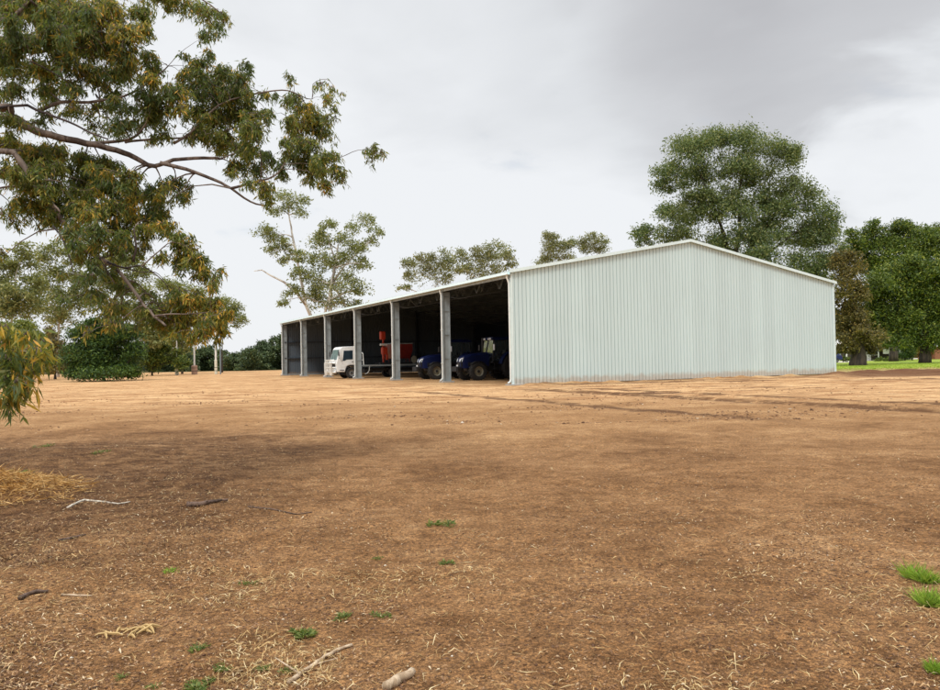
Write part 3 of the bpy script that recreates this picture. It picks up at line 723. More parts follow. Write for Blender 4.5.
    dk = MB(); dk.box((4.05, 0, 1.06), (6.2, 2.36, .09)); dk.box((4.05, -1.20, 1.06), (6.24, .05, .13)); dk.box((4.05, 1.20, 1.06), (6.24, .05, .13)); T(dk, 'tray', 'galv')
    hb = MB(); hb.tube([(1.05, -1.12, 1.1), (1.0, -1.12, 2.05), (.98, -1.02, 2.16), (.98, 1.02, 2.16), (1.0, 1.12, 2.05), (1.05, 1.12, 1.1)], .045, 8)
    hb.tube([(1.02, -1.1, 1.55), (1.02, 1.1, 1.55)], .03, 6)
    for y in (-.6, -.2, .2, .6): hb.tube([(1.02, y, 1.1), (.99, y, 2.14)], .022, 6)
    T(hb, 'headboard', 'pipe')
    for s in (-1, 1):
        mg = MB()
        pts = [(3.9 - .66 * math.cos(R(a)), s * 1.12, .46 + .62 * math.sin(R(a))) for a in range(-30, 100, 12)]
        mg.tube([(1.55, s * 1.18, 1.0), (1.50, s * 1.18, .6), (1.35, s * 1.18, .42), (1.15, s * 1.18, .36)], .035, 6)
        T(mg, 'side_guard', 'pipe')
    for s in (-1, 1):
        tl = MB(); tl.box((7.16, s * .95, .92), (.04, .35, .12)); T(tl, 'tail_light', 'tail')
    tag(t, 'white forward control tray truck with tubular bull bar parked under the open bay', 'truck')
    return t
M['screen'] = solid('reflective windscreen', (.16, .24, .24), .05, spec=1.0, var=.1)
def S(u, v, z=0.): return SHED_O + Vector((_dv[0] * v + _du[0] * u, _dv[1] * v + _du[1] * u, z))
truck = make_truck(); truck.location = S(29.5, .15, 0); truck.rotation_euler = (0, 0, SA)

# red spreader machine standing on the tray
def make_spreader():
    t = empty('spreader_machine'); T = lambda mb, n, m, p=t: fix_normals(mb.build(n, M[m], p))
    fr = MB()
    for y in (-.7, .7): fr.box((1.7, y, .09), (3.8, .1, .16))
    for x in (.1, 1.2, 2.4, 3.4): fr.box((x, 0, .09), (.1, 1.3, .12))
    T(fr, 'skid_frame', 'black')
    hp = MB()
    b = [(1.25, -.55, .45), (3.35, -.55, .45), (3.35, .55, .45), (1.25, .55, .45)]; tp = [(1.05, -.98, 1.55), (3.5, -.98, 1.55), (3.5, .98, 1.55), (1.05, .98, 1.55)]
    ti = [(1.12, -.92, 1.55), (3.43, -.92, 1.55), (3.43, .92, 1.55), (1.12, .92, 1.55)]; bi = [(1.3, -.5, .5), (3.3, -.5, .5), (3.3, .5, .5), (1.3, .5, .5)]
    md = [(1.05, -.98, 1.0), (3.5, -.98, 1.0), (3.5, .98, 1.0), (1.05, .98, 1.0)]
    vs = b + md + tp + ti + bi; fs = [(0, 1, 2, 3)]
    for k in range(4):
        j = (k + 1) % 4
        for o in (0, 4, 8, 12): fs.append((o + k, o + j, o + 4 + j, o + 4 + k))
    fs.append((16, 17, 18, 19)); hp.add(vs, fs)
    for x in (1.6, 2.27, 2.95): hp.box((x, -.995, 1.28), (.06, .05, .52)); hp.box((x, .995, 1.28), (.06, .05, .52))
    h = T(hp, 'hopper', 'red')
    rl = MB(); rl.tube([(1.03, -1.0, 1.58), (3.52, -1.0, 1.58), (3.52, 1.0, 1.58), (1.03, 1.0, 1.58), (1.03, -1.0, 1.58)], .035, 6); T(rl, 'top_rail', 'galv', h)
    for x in (1.3, 3.3):
        for y in (-.6, .6):
            lg = MB(); lg.tube([(x, y, .1), (x, y * .85, .6)], .04, 6); T(lg, 'leg', 'red')
    # mast with red box, white band and motor
    ms = MB(); ms.box((.35, -.25, 1.05), (.16, .16, 1.9), bev=.02); ms.box((.6, -.25, .85), (.5, .12, .12), (0, .9, 0)); T(ms, 'mast', 'orange')
    bx = MB(); bx.box((.25, -.35, 2.22), (.56, .5, .62), bev=.05); bx.box((.25, -.62, 2.22), (.42, .03, .48)); T(bx, 'control_box', 'orange')
    bd = MB(); bd.box((.35, -.33, 1.52), (.78, .3, .16), bev=.03); T(bd, 'white_band', 'white')
    mo = MB(); mo.box((.45, -.3, 1.05), (.62, .6, .58), bev=.08); mo.box((.3, -.42, .62), (.22, .3, .4), bev=.03); mo.box((.68, -.42, .6), (.2, .3, .5), bev=.03); T(mo, 'motor_cover', 'orange')
    dk = MB(); dk.lathe([(0, -.1), (.3, -.1), (.3, -.02), (.1, .0), (.1, .1), (0, .1)], (3.75, -.7, .35), 'y', 18); T(dk, 'spinner_disc', 'rim')
    tag(t, 'orange and red spreader with upright control box and hopper carried on the truck tray', 'machine')
    return t
spn = make_spreader(); spn.location = S(29.4, 3.0, 1.11); spn.rotation_euler = (0, 0, SA); spn.scale = (.8, .8, 1.15)

# tractor : local +x backwards, near side -y, origin at front axle on ground
def make_tractor():
    t = empty('tractor'); T = lambda mb, n, m, p=t: fix_normals(mb.build(n, M[m], p))
    bn = MB(); sec = []
    for x, zt, zb, hw in ((-.98, 1.30, .95, .24), (-.92, 1.52, .85, .31), (-.7, 1.66, .82, .35), (-.2, 1.78, .85, .37), (.6, 1.86, .9, .39), (1.15, 1.90, .95, .41)):
        sec.append([(x, -hw, zb), (x, -hw, zt - .14), (x, -hw * .72, zt - .02), (x, 0, zt + .02), (x, hw * .72, zt - .02), (x, hw, zt - .14), (x, hw, zb)])
    vs = [p for s in sec for p in s]; fs = []; n = 7
    for i in range(len(sec) - 1):
        for k in range(n): fs.append((i * n + k, (i + 1) * n + k, (i + 1) * n + (k + 1) % n, i * n + (k + 1) % n))
    fs += [tuple(range(n)), tuple(range(len(vs) - 1, len(vs) - n - 1, -1))]
    bn.add(vs, fs); b = T(bn, 'bonnet', 'blue')
    gl = MB(); gl.prism([(-.93, .9), (-.99, 1.3), (-.9, 1.46), (-.55, 1.4), (-.5, .9)], 'y', -.325, -.30); gl.prism([(-.93, .9), (-.99, 1.3), (-.9, 1.46), (-.55, 1.4), (-.5, .9)], 'y', .30, .325); gl.box((-.97, 0, 1.08), (.06, .42, .34)); gl.box((.0, -.375, 1.1), (.9, .02, .26)); T(gl, 'grille', 'black', b)
    for s in (-1, 1):
        hl = MB(); hl.add([(-1.0, s * .12, 1.30), (-1.0, s * .27, 1.28), (-.86, s * .335, 1.32), (-.80, s * .34, 1.52), (-.9, s * .29, 1.50), (-.955, s * .14, 1.46)], [(0, 1, 2, 3, 4, 5)]); hl.add([(-1.015, s * .2, 1.26), (-.88, s * .345, 1.26), (-.78, s * .355, 1.54), (-.93, s * .28, 1.52)], [(0, 1, 2, 3)]); T(hl, 'headlight', 'lamp', b)
    wt = MB(); wt.box((-1.12, 0, .78), (.3, .8, .36), bev=.05)
    for k in range(8): wt.box((-1.3, -.35 + k * .1, .78), (.1, .07, .34), bev=.02)
    wt.box((-1.33, -.62, 1.02), (.05, .24, .12)) ; T(wt, 'front_weights', 'black')
    il = MB(); il.box((-1.37, -.62, 1.02), (.02, .22, .10)); T(il, 'indicator', 'lamp')
    ch = MB(); ch.box((1.2, 0, .82), (3.4, .5, .42), bev=.06); ch.box((0, 0, .62), (.25, 1.6, .2), bev=.05); ch.box((2.7, 0, .95), (.4, 1.5, .35), bev=.08); T(ch, 'chassis', 'black')
    # cab
    cf = MB()
    pil = [[(1.25, 1.2), (1.38, 2.72)], [(2.2, 1.2), (2.28, 2.74)], [(3.0, 1.6), (2.92, 2.72)]]
    for s in (-1, 1):
        for a, b_ in pil: cf.tube([(a[0], s * .78, a[1]), (b_[0], s * .68, b_[1])], .045, 6)
    cf.box((2.1, 0, 1.2), (1.8, 1.5, .14), bev=.03); cf.box((2.15, 0, 1.45), (.5, .5, .12), bev=.04); cf.box((2.42, 0, 1.75), (.12, .48, .55), bev=.04)
    cf.tube([(1.5, 0, 1.3), (1.65, 0, 1.85)], .04, 6); cf.lathe([(.18, -.015), (.2, 0), (.18, .015)], (1.66, 0, 1.88), 'z', 14)
    cf = T(cf, 'cab_frame', 'black')
    rf = MB(); rf.box((2.14, 0, 2.80), (1.85, 1.55, .16), bev=.06); rf.box((2.14, 0, 2.90), (1.5, 1.2, .08), bev=.03); T(rf, 'cab_roof', 'blue')
    for s in (-1, 1):
        g = MB(); g.add([(1.27, s * .785, 1.3), (2.2, s * .785, 1.3), (2.28, s * .69, 2.70), (1.38, s * .69, 2.70)], [(0, 1, 2, 3)]); g.add([(2.25, s * .785, 1.65), (2.98, s * .775, 1.65), (2.9, s * .69, 2.70), (2.3, s * .69, 2.70)], [(0, 1, 2, 3)]); g.build('side_glass', M['glass'], cf)
        fd = MB(); arc = [(2.75 + 1.08 * math.cos(R(a)), .92 + 1.06 * math.sin(R(a))) for a in range(15, 176, 12)]; arc2 = [(2.75 + 1.02 * math.cos(R(a)), .92 + 1.0 * math.sin(R(a))) for a in range(15, 176, 12)]
        fd.prism(arc + arc2[::-1], 'y', s * .78 if s > 0 else -1.22, 1.22 if s > 0 else -.78); T(fd, 'mudguard', 'blue')
        for yy in (.55, .3):
            wl = MB(); wl.lathe([(0, -.02), (.075, -.02), (.085, .03), (0, .04)], (1.18, s * yy, 2.80), 'x', 12); T(wl, 'work_light', 'lamp')
        mr = MB(); mr.tube([(1.35, s * .74, 2.4), (1.2, s * 1.08, 2.42)], .018, 6); mr.box((1.17, s * 1.12, 2.22), (.06, .2, .42), bev=.02); T(mr, 'mirror', 'lamp' if s < 0 else 'black')
        tyre(t, 'front_wheel', (0, s * .95, .60), .60, .42, .33, M['rim'], 20, s)
        tyre(t, 'rear_wheel', (2.75, s * 1.0, .92), .92, .52, .50, M['rim'], 26, s)
        ff = MB(); arc = [(.70 * math.cos(R(a)), .62 + .68 * math.sin(R(a))) for a in range(20, 150, 13)]; arc2 = [(.67 * math.cos(R(a)), .62 + .65 * math.sin(R(a))) for a in range(20, 150, 13)]
        ff.prism(arc + arc2[::-1], 'y', s * .95 - .2, s * .95 + .2); T(ff, 'front_mudguard', 'black')
    g = MB(); g.add([(1.24, -.74, 1.75), (1.24, .74, 1.75), (1.36, .66, 2.70), (1.36, -.66, 2.70)], [(0, 1, 2, 3)]); g.build('windscreen', M['glass'], cf)
    ex = MB(); ex.tube([(1.12, .48, 1.5), (1.12, .52, 2.9)], .06, 10); T(ex, 'exhaust', 'black')
    st = MB()
    for k in range(3): st.box((1.5, -.88, .5 + k * .28), (.4, .22, .03))
    st.box((1.3, -.9, .8), (.03, .04, .75)); st.box((1.7, -.9, .8), (.03, .04, .75)); T(st, 'steps', 'black')
    return t
tr = make_tractor(); tr.location = S(12.1, 3.5, 0); tr.rotation_euler = (0, 0, SA)
tag(tr, 'navy blue farm tractor with cream front wheel rims nearest the closed gable wall', 'tractor', 'blue tractors parked in the shed')
tr2 = copy_tree(tr); tr2.location = S(18.0, 3.0, 0)
tag(tr2, 'navy blue farm tractor half hidden behind a column, between the other tractor and the truck', 'tractor', 'blue tractors parked in the shed')

# ------------------------------------------------------------------ football goal posts
gp = [((177, 375.2), 7.0, .09, 'cream'), ((194.5, 374.6), 10.5, .12, 'brown'), ((216, 374.4), 10.5, .14, 'white'), ((220.6, 374.3), 6.6, .09, 'none')]
labs = ['thin white goal post with a cream padded foot, leftmost of the row', 'white goal post with a brown padded foot under the hanging branch', 'thickest pale goal post, just left of the last grey one', 'thin greyish goal post at the right end of the row']
for (px_, hh, rr, kind), lb in zip(gp, labs):
    p = gnd(*px_); t = empty('goal_post', p)
    mb = MB(); mb.tube([(0, 0, -.1), (0, 0, hh)], rr, 12); mb.lathe([(0, .06), (rr, .0)], (0, 0, hh), 'z', 12); mb.build('pole', M['bwhite'] if kind != 'none' else M['web'], t)
    if kind != 'none':
        mb = MB(); pr_ = .42 if kind == 'brown' else (.26 if kind == 'cream' else .2); mb.lathe([(rr, .02), (pr_, .03), (pr_, 1.25 if kind != 'white' else 2.0), (pr_ - .05, 1.33 if kind != 'white' else 2.1), (rr, 1.36 if kind != 'white' else 2.1)], (0, 0, 0), 'z', 14)
        pd = mb.build('pad', M['pad'] if kind == 'brown' else M['padc'], t)
        st = MB(); st.lathe([(pr_ + .012, .5), (pr_ + .012, .56)], (0, 0, 0), 'z', 14); st.lathe([(pr_ + .012, .95), (pr_ + .012, 1.01)], (0, 0, 0), 'z', 14); st.build('strap', M['black'], pd)
    tag(t, lb, 'goal post', 'goal posts on the distant oval')

# ------------------------------------------------------------------ things behind the shed on the right
def window(parent, x, y, z, w_, h_):
    f = MB(); f.box((x, y, z), (w_ + .16, .06, h_ + .16)); fo = f.build('window', M['bwhite'], parent)
    g = MB(); g.box((x, y - .04, z), (w_, .02, h_)); g.build('pane', M['tint'], fo)
def cottage(name, px0, px1, Y, eave, ridge, depth, wall, roofm, label, cat, wins, post_px=(), door=None):
    a = at(px0, 355, Y); b = at(px1, 355, Y); L = b.x - a.x
    t = empty(name, ((a.x + b.x) / 2, Y, 0))
    mb = MB(); mb.box((0, depth / 2, eave / 2), (L, depth, eave)); fix_normals(mb.build('wall', wall, t))
    mb = MB(); e = .45
    mb.prism([(-e, eave - .06), (depth / 2, ridge), (depth + e, eave - .06), (depth + e, eave + .08), (depth / 2, ridge + .14), (-e, eave + .08)], 'x', -L / 2 - e, L / 2 + e); fix_normals(mb.build('roof', roofm, t))
    for wx, wz, ww, wh in wins: window(t, wx, -.03, wz, ww, wh)
    for p in post_px:
        q = at(p, 355, Y - 1.6); mb = MB(); mb.box((q.x - t.location.x, -1.6, eave / 2 - .1), (.14, .14, eave - .1)); mb.build('verandah_post', M['bwhite'], t)
    if door is not None:
        mb = MB(); mb.box((door, -.03, 1.05), (.95, .06, 2.1)); d_ = mb.build('door', M['bwhite'], t); mb = MB(); mb.box((door + .36, -.08, 1.02), (.06, .05, .14)); mb.build('handle', M['black'], d_)
    tag(t, label, cat)
    return t
cottage('weatherboard_house', 822, 845.5, 140, 2.4, 3.6, 7, M['weather'], M['roofw'], 'pale blue weatherboard house glimpsed between the shed corner and the thick trunk', 'house', [(-1.2, 1.5, 1.2, 1.1)], door=.6)
hs = cottage('verandah_house', 864, 908, 128, 2.5, 3.4, 8, M['darkwall'], M['barkdark'], 'low dark house with verandah posts under the big trees', 'house', [(-1.8, 1.5, 1.0, 1.1), (1.9, 1.4, 1.2, 1.1)], (878.5, 889.6, 900), door=-2.9)
q = at(888, 353, 126.6)
bl = MB(); bl.box((q.x - hs.location.x, -1.2, 1.45), (1.35, .05, .75)); bl.build('verandah_blind', M['bwhite'], hs)
mb = MB(); mb.box((0, -.95, 2.55), (7.4, 2.0, .1)); mb.build('verandah_roof', M['barkdark'], hs)
cottage('brick_outbuilding', 935, 962, 130, 2.1, 2.9, 5, M['brick'], M['roofw'], 'small red brick outbuilding with pale roof at the right edge', 'outbuilding', [(.8, 1.3, .9, .8)])
mb = MB(); q = at(846.6, 355, 118)
vp = empty('verge_post', (q.x, 118, 0)); mb.tube([(0, 0, -.1), (0, 0, 2.55)], .11, 10); mb.build('post', M['bwhite'], vp); mb = MB(); mb.box((0, 0, 2.58), (.3, .3, .06), bev=.01); mb.build('cap', M['bwhite'], vp); tag(vp, 'white upright post left of the thick dark tree trunk', 'post')
def make_car():
    t = empty('parked_car'); T = lambda mb, n, m, p=t: fix_normals(mb.build(n, M[m], p))
    mb = MB(); mb.prism([(-2.15, .35), (-2.18, .75), (-2.05, .92), (-1.15, 1.0), (1.9, 1.02), (2.12, .9), (2.15, .35)], 'y', -.86, .86); b = T(mb, 'body', 'carblue'); m_ = b.modifiers.new('bev', 'BEVEL'); m_.width = .07; m_.segments = 2
    mb = MB(); mb.add([(-1.2, -.8, .98), (1.85, -.8, 1.0), (1.5, -.66, 1.45), (-.35, -.66, 1.45), (-1.2, .8, .98), (1.85, .8, 1.0), (1.5, .66, 1.45), (-.35, .66, 1.45)], [(0, 1, 2, 3), (4, 7, 6, 5), (0, 4, 5, 1), (1, 5, 6, 2), (2, 6, 7, 3), (3, 7, 4, 0)]); T(mb, 'cabin', 'carblue')
    for s in (-1, 1):
        mb = MB(); 
        for x0, x1, t0, t1 in ((-1.0, .28, -.3, .28), (.38, 1.6, .38, 1.38)): mb.add([(x0, s * .80, 1.03), (x1, s * .80, 1.03), (t1, s * .685, 1.40), (t0, s * .685, 1.40)], [(0, 1, 2, 3)])
        mb.build('window', M['tint'], t)
        for x in (-1.35, 1.3): tyre(t, 'wheel', (x, s * .78, .32), .32, .2, .2, M['steelrim'], 0, s)
        mb = MB(); mb.box((2.14, s * .65, .8), (.06, .25, .16), bev=.02); T(mb, 'tail_light', 'tail'); mb = MB(); mb.box((-2.13, s * .62, .72), (.06, .3, .16), bev=.02); T(mb, 'headlight', 'lamp')
    mb = MB(); mb.add([(-1.22, -.72, 1.02), (-1.22, .72, 1.02), (-.4, .62, 1.43), (-.4, -.62, 1.43)], [(0, 1, 2, 3)]); mb.build('windscreen', M['tint'], t)
    tag(t, 'dark blue car partly hidden behind the right corner of the shed', 'car'); return t
car = make_car(); q = gnd(840, 362.8); car.location = (q.x - 2.15, q.y, .05)

# ------------------------------------------------------------------ tree machinery
def bez(a, b, sag=0., n=6, wob=.0):
    a = Vector(a); b = Vector(b); L = (b - a).length; out = []
    off = Vector((rnd.uniform(-1, 1), rnd.uniform(-1, 1), rnd.uniform(-.5, .5))) * L * wob
    for i in range(n + 1):
        t = i / n; out.append(a.lerp(b, t) + (off + Vector((0, 0, -sag * L))) * math.sin(math.pi * t))
    return out
def blob_leaves(c, rad, n, size, sub=10, flat=.7, shell=.5, droop=.3, aspect=.42):
    """clumped foliage inside an ellipsoid"""
    c = np.array(c); rad = np.array(rad)
    d = norm(rng.normal(size=(sub, 3))); d[:, 2] = np.where(d[:, 2] < -.75, -d[:, 2], d[:, 2]); rr = shell + (1 - shell) * rng.random((sub, 1)) ** .7
    cc = c + d * rr * rad * .82
    k = rng.integers(0, sub, n); sr = rad.mean() * (.30 + .26 * rng.random(sub))
    g = rng.normal(size=(n, 3)) * np.array([1, 1, flat]) * .62
    ln = np.linalg.norm(g, axis=1, keepdims=True); g = g / np.maximum(ln, 1e-6) * np.minimum(ln, 1.35)
    pos = cc[k] + g * sr[k][:, None]
    dr = norm(rng.normal(size=(n, 3)) + np.array([0, 0, -droop]))
    L = size * (.6 + .8 * rng.random(n))
    return leaves(pos, dr, L, L * aspect), cc
def make_tree(name, base, trunkpts, blobs, Y, leafsize, mat, barkm, label, cat='tree', group=None, dens=1.0, trunk_r=.3, depth=.9, limbs=True, droop=.3, flat=.7, yj=.5, extra=None, sub=None, fill=4.0, spread=1.28):
    """blobs in photo pixels at distance Y; trunkpts: world or ('px',px,py) points, base first"""
    t = empty(name, base)
    bw = Vector(base)
    tp = [bw - Vector((0, 0, .3))] + [at(a, b, Y) for a, b in trunkpts]
    k = Y / F
    B = []
    for (px, py, rx, ry) in blobs:
        dy = rnd.uniform(-1, 1) * rx * k * yj * 1.6
        p = at(px, py, Y + dy); B.append((p, (rx * k * spread, max(rx, ry) * k * depth * spread, ry * k * spread * 1.08)))
    V = []; Fc = []; off = 0; tm = MB(); n0 = len(tp)
    def rad(i): return trunk_r * (1 - .72 * i / max(1, n0 - 1)) * (1.35 if i == 0 else 1)
    # resample trunk
    tpp = []; tr_ = []
    for i in range(n0 - 1):
        for s in range(4): tpp.append(tp[i].lerp(tp[i + 1], s / 4) + Vector((rnd.uniform(-1, 1), rnd.uniform(-1, 1), 0)) * trunk_r * .12); tr_.append(rad(i) + (rad(i + 1) - rad(i)) * s / 4)
    tpp.append(tp[-1]); tr_.append(rad(n0 - 1))
    tm.tube([p - bw for p in tpp], tr_, 9)
    lm = MB(); lr0 = trunk_r * .42
    src = list(zip(tpp[2:], tr_[2:]))
    for (p, r) in sorted(B, key=lambda q: (q[0] - tpp[-1]).length):
        cand = min(src, key=lambda q: (q[0] - p).length + (2.5 if q[0].z > p.z + r[2] * .5 else 0) + abs(q[0].z - (p.z - (p - q[0]).length * .5)) * .35)
        a = cand[0]; ra = min(cand[1] * .7, lr0)
        e = p + Vector((0, 0, r[2] * .1))
        pts = bez(a, e, sag=-.10, n=6, wob=.10)
        lm.tube([q - bw for q in pts], [ra * (1 - .8 * i / 6) + .015 for i in range(7)], 6)
        src += [(pts[i], ra * (1 - .8 * i / 6) + .015) for i in (2, 3, 4, 5)]
        area = math.pi * r[0] * r[2]
        nl = int(area * fill * dens / (leafsize * leafsize * .42 * .5) ) + 20
        sb = sub or max(7, int(8 + r[0] * 2.6))
        (v, f), cc = blob_leaves(p - bw, r, nl, leafsize, sb, flat, .45, droop)
        V.append(v); Fc.append(f + off); off += len(v)
        for q in cc[:max(4, sb // 2)]:
            q = Vector(q); pts2 = bez(pts[4] - bw, q, -.05, 3, .12); lm.tube(pts2, [ra * .25 + .01, ra * .17 + .008, ra * .1 + .006, .008], 4, caps=False)
    if extra:
        for path, r0, r1 in extra:
            pp = [at(a, b, Y) for a, b in path]; m_ = len(pp)
            xm = MB(); xm.tube([q - bw for q in pp], [r0 + (r1 - r0) * i / (m_ - 1) for i in range(m_)], 7); xm.build('main_limb', M[barkm], t, True)
    tm.build('trunk', M[barkm], t, True)
    lm.build('limbs', M[barkm], t, True)
    np_mesh('crown', np.vstack(V), np.vstack(Fc), LG[mat], t)
    tag(t, label, cat, group)
    return t
def g0(px, Y): p = at(px, 360, Y); return Vector((p.x, Y, H(p.x, Y)))

# big tree rising behind the gable
make_tree('gum_tree', g0(733, 88), [(733, 300), (731, 268)],
  [(690,152,24,17),(716,146,24,14),(752,147,28,15),(783,158,20,15),(672,172,17,13),(665,186,12,8),(700,180,22,15),(738,178,26,17),(772,184,24,16),(800,198,20,18),(822,222,17,18),(828,250,14,20),(802,238,22,18),(772,228,24,16),(735,215,24,14),(728,197,18,9),(755,202,18,10),(706,196,14,9),(690,200,12,9),(775,212,16,10),(765,240,18,10),(745,238,18,10),(700,212,22,14),(672,216,19,11),(652,234,16,9),(680,238,22,10),(716,246,22,12),(760,262,26,14),(798,268,22,16),(824,276,16,14),(645,243,8,4),(780,285,25,12)],
  88, .27, 'big', 'barkbrown', 'huge wide crowned gum tree rising directly behind the gable wall', trunk_r=.6, dens=.88, sub=12, droop=.4, spread=1.14,
  extra=[([(731,268),(724,235),(712,200),(698,170)], .25, .05), ([(733,268),(740,230),(738,195),(745,165)], .25, .05), ([(735,270),(760,235),(782,205),(795,180)], .22, .05), ([(735,272),(775,248),(805,225)], .2, .05)])
# brownish tree at the right corner with the thick trunk
make_tree('brown_tree', gpt(858, 365.6), [(858, 345), (857, 320), (850, 290)],
  [(852,262,10,12),(846,282,11,14),(857,290,11,13),(842,305,9,14),(854,318,13,12),(845,330,12,12),(866,335,14,10),(845,345,11,8),(838,262,7,9),(866,345,12,7),(874,350,8,4)],
  gnd(858, 365.6).y, .26, 'brown', 'barkbrown', 'brown leaved tree with a very thick dark trunk beside the right corner of the shed', trunk_r=.72, dens=1.0, extra=[([(856,352),(846,349),(836,353)], .3, .15), ([(858,366),(858,356),(862,340),(868,325)], .6, .25)])
make_tree('broadleaf_tree', g0(893, 112), [(893, 330), (892, 290)],
  [(868,243,13,11),(855,250,10,9),(853,236,7,6),(875,228,9,6),(898,226,10,6),(862,262,10,12),(885,240,14,11),(905,234,13,11),(920,240,13,12),(938,236,14,10),(900,258,18,14),(878,266,15,12),(925,258,18,12),(945,252,14,14),(905,280,20,14)],
  112, .34, 'dark', 'barkbrown', 'mid green rounded tree behind the darkest tree at the right', trunk_r=.5, dens=1.0, sub=12, droop=.1)
make_tree('broadleaf_tree', g0(925, 92), [(925, 335), (924, 300)],
  [(880,288,16,12),(870,305,15,14),(895,276,15,12),(912,270,15,12),(930,275,16,14),(948,285,16,16),(866,325,13,10),(890,300,20,16),(915,300,22,18),(940,310,20,18),(880,328,18,12),(905,325,20,14),(930,332,20,12),(868,338,12,7),(892,342,16,7),(918,344,16,6),(945,340,16,8),(958,312,16,18)],
  92, .30, 'dark', 'barkbrown', 'broad dark green tree at the right edge hanging low over the lawn', trunk_r=.55, dens=1.05, droop=.1)
# gums behind the open end of the shed
make_tree('gum_tree', g0(318, 112), [(316, 330), (306, 305), (299, 268), (293, 238), (289, 215)],
  [(284,196,10,6),(300,201,9,5),(277,211,8,5),(299,213,8,4),(290,206,7,4),(264,234,9,7),(276,237,9,7),(286,246,8,7),(270,252,8,5),(292,256,6,5),(283,262,6,5)],
  112, .32, 'gum', 'barkpale', 'tall slender gum with pale trunk, leftmost behind the open end of the shed', group='pale gums behind the shed', trunk_r=.32, dens=.5, depth=1.0,
  extra=[([(306,305),(296,292),(284,282),(270,275),(262,270),(254,271)], .22, .05)])
make_tree('gum_tree', g0(332, 108), [(332, 325), (330, 305), (331, 285), (336, 262), (338, 245)],
  [(328,224,8,6),(322,232,7,6),(365,221,10,6),(376,231,8,5),(352,228,7,5),(372,242,8,5),(320,243,11,8),(340,243,13,8),(357,249,11,8),(306,258,10,8),(324,262,14,10),(346,262,14,10),(363,265,9,7),(300,275,10,8),(318,282,14,11),(341,284,15,10),(362,290,9,7),(292,292,9,8),(312,302,14,9),(338,304,14,7),(360,304,9,5),(282,302,6,5)],
  108, .34, 'gum', 'barkpale', 'bushy spreading gum with several pale limbs behind the truck bay', group='pale gums behind the shed', trunk_r=.38, dens=.52, depth=1.0, sub=9, spread=1.2,
  extra=[([(324,318),(328,300),(332,290)], .2, .12), ([(345,305),(338,292),(325,282),(318,278)], .2, .07), ([(331,285),(345,265),(360,250),(374,238)], .18, .05), ([(336,262),(330,245),(327,232)], .14, .04)])
make_tree('gum_tree', g0(432, 125), [(433, 315), (436, 285)],
  [(412,266,9,7),(424,262,9,6),(438,258,12,7),(448,268,12,8),(428,275,14,7),(408,277,7,5),(404,288,7,4),(445,280,10,5)],
  125, .34, 'gumfar', 'barkpale', 'sparse gum seen above the roof left of the second column', group='gums seen over the shed roof', trunk_r=.3, dens=.50, sub=9)
make_tree('gum_tree', g0(480, 122), [(480, 310), (478, 280)],
  [(463,256,9,6),(478,252,11,6),(495,250,11,6),(506,256,9,6),(512,264,6,7),(490,262,14,8),(470,266,10,7),(500,270,12,6),(462,270,7,5),(480,275,12,5)],
  122, .34, 'gumfar', 'barkpale', 'round topped gum seen above the roof just left of the gable corner', group='gums seen over the shed roof', trunk_r=.3, dens=.50, sub=9)
make_tree('gum_tree', g0(556, 120), [(556, 310), (554, 275)],
  [(547,240,6,8),(552,252,11,8),(565,250,7,7),(573,243,6,4),(546,262,8,5),(566,259,9,5),(555,236,5,4)],
  120, .26, 'gumfar', 'barkpale', 'feathery pale gum poking above the left roof slope', group='gums seen over the shed roof', trunk_r=.22, dens=.65)
make_tree('gum_tree', g0(595, 120), [(595, 310), (594, 265)],
  [(583,244,5,6),(592,236,6,5),(600,240,7,6),(590,249,9,6),(602,250,7,4)],
  120, .28, 'gumfar', 'barkpale', 'smallest feathery gum top, nearest the ridge on the left roof slope', group='gums seen over the shed roof', trunk_r=.2, dens=.55)
# trees on the left
lt = 'gums at the left behind the hanging branches'
make_tree('gum_tree', g0(10, 100), [(10, 340), (14, 300), (16, 275)],
  [(-12,262,14,12),(8,270,12,10),(22,262,11,9),(-5,290,16,12),(25,250,9,7),(28,300,14,10),(14,312,18,9),(14,295,17,10),(30,285,11,10),(2,312,14,8)],
  100, .36, 'gum', 'barkpale', 'grey green gum at the far left edge', group=lt, trunk_r=.2, dens=.75)
make_tree('gum_tree', g0(58, 118), [(58, 345), (60, 310), (57, 275)],
  [(45,255,9,9),(58,248,9,7),(70,258,10,9),(50,272,12,8),(68,276,11,9),(42,290,9,8),(60,296,13,9),(44,305,12,8),(72,310,12,8),(84,300,10,8),(60,322,14,8),(76,295,8,8),(52,312,12,6),(82,282,8,8)],
  118, .38, 'gum', 'barkpale', 'taller grey gum rising over the gap between the two round shrubs', group=lt, trunk_r=.2, dens=.68)
make_tree('gum_tree', g0(118, 108), [(118, 345), (120, 310), (122, 285)],
  [(98,268,10,9),(112,262,10,8),(128,266,11,8),(142,276,10,9),(105,285,12,9),(125,288,13,10),(145,296,12,9),(112,306,12,9),(132,312,14,10),(150,330,14,10),(160,342,10,9),(150,318,11,9),(98,300,9,9),(145,335,11,9)],
  108, .36, 'gum', 'barkpale', 'grey gum rising behind the dark round bush', group=lt, trunk_r=.2, dens=.75)
make_tree('gum_tree', g0(182, 125), [(182, 350), (180, 320)],
  [(165,286,10,8),(180,290,12,8),(196,298,10,8),(168,305,12,8),(186,312,13,9),(172,328,12,8),(165,340,12,9),(178,346,12,8),(160,318,8,8)],
  125, .38, 'gum', 'barkbrown', 'grey gum partly behind the drooping limb tip', group=lt, trunk_r=.15, dens=.75)
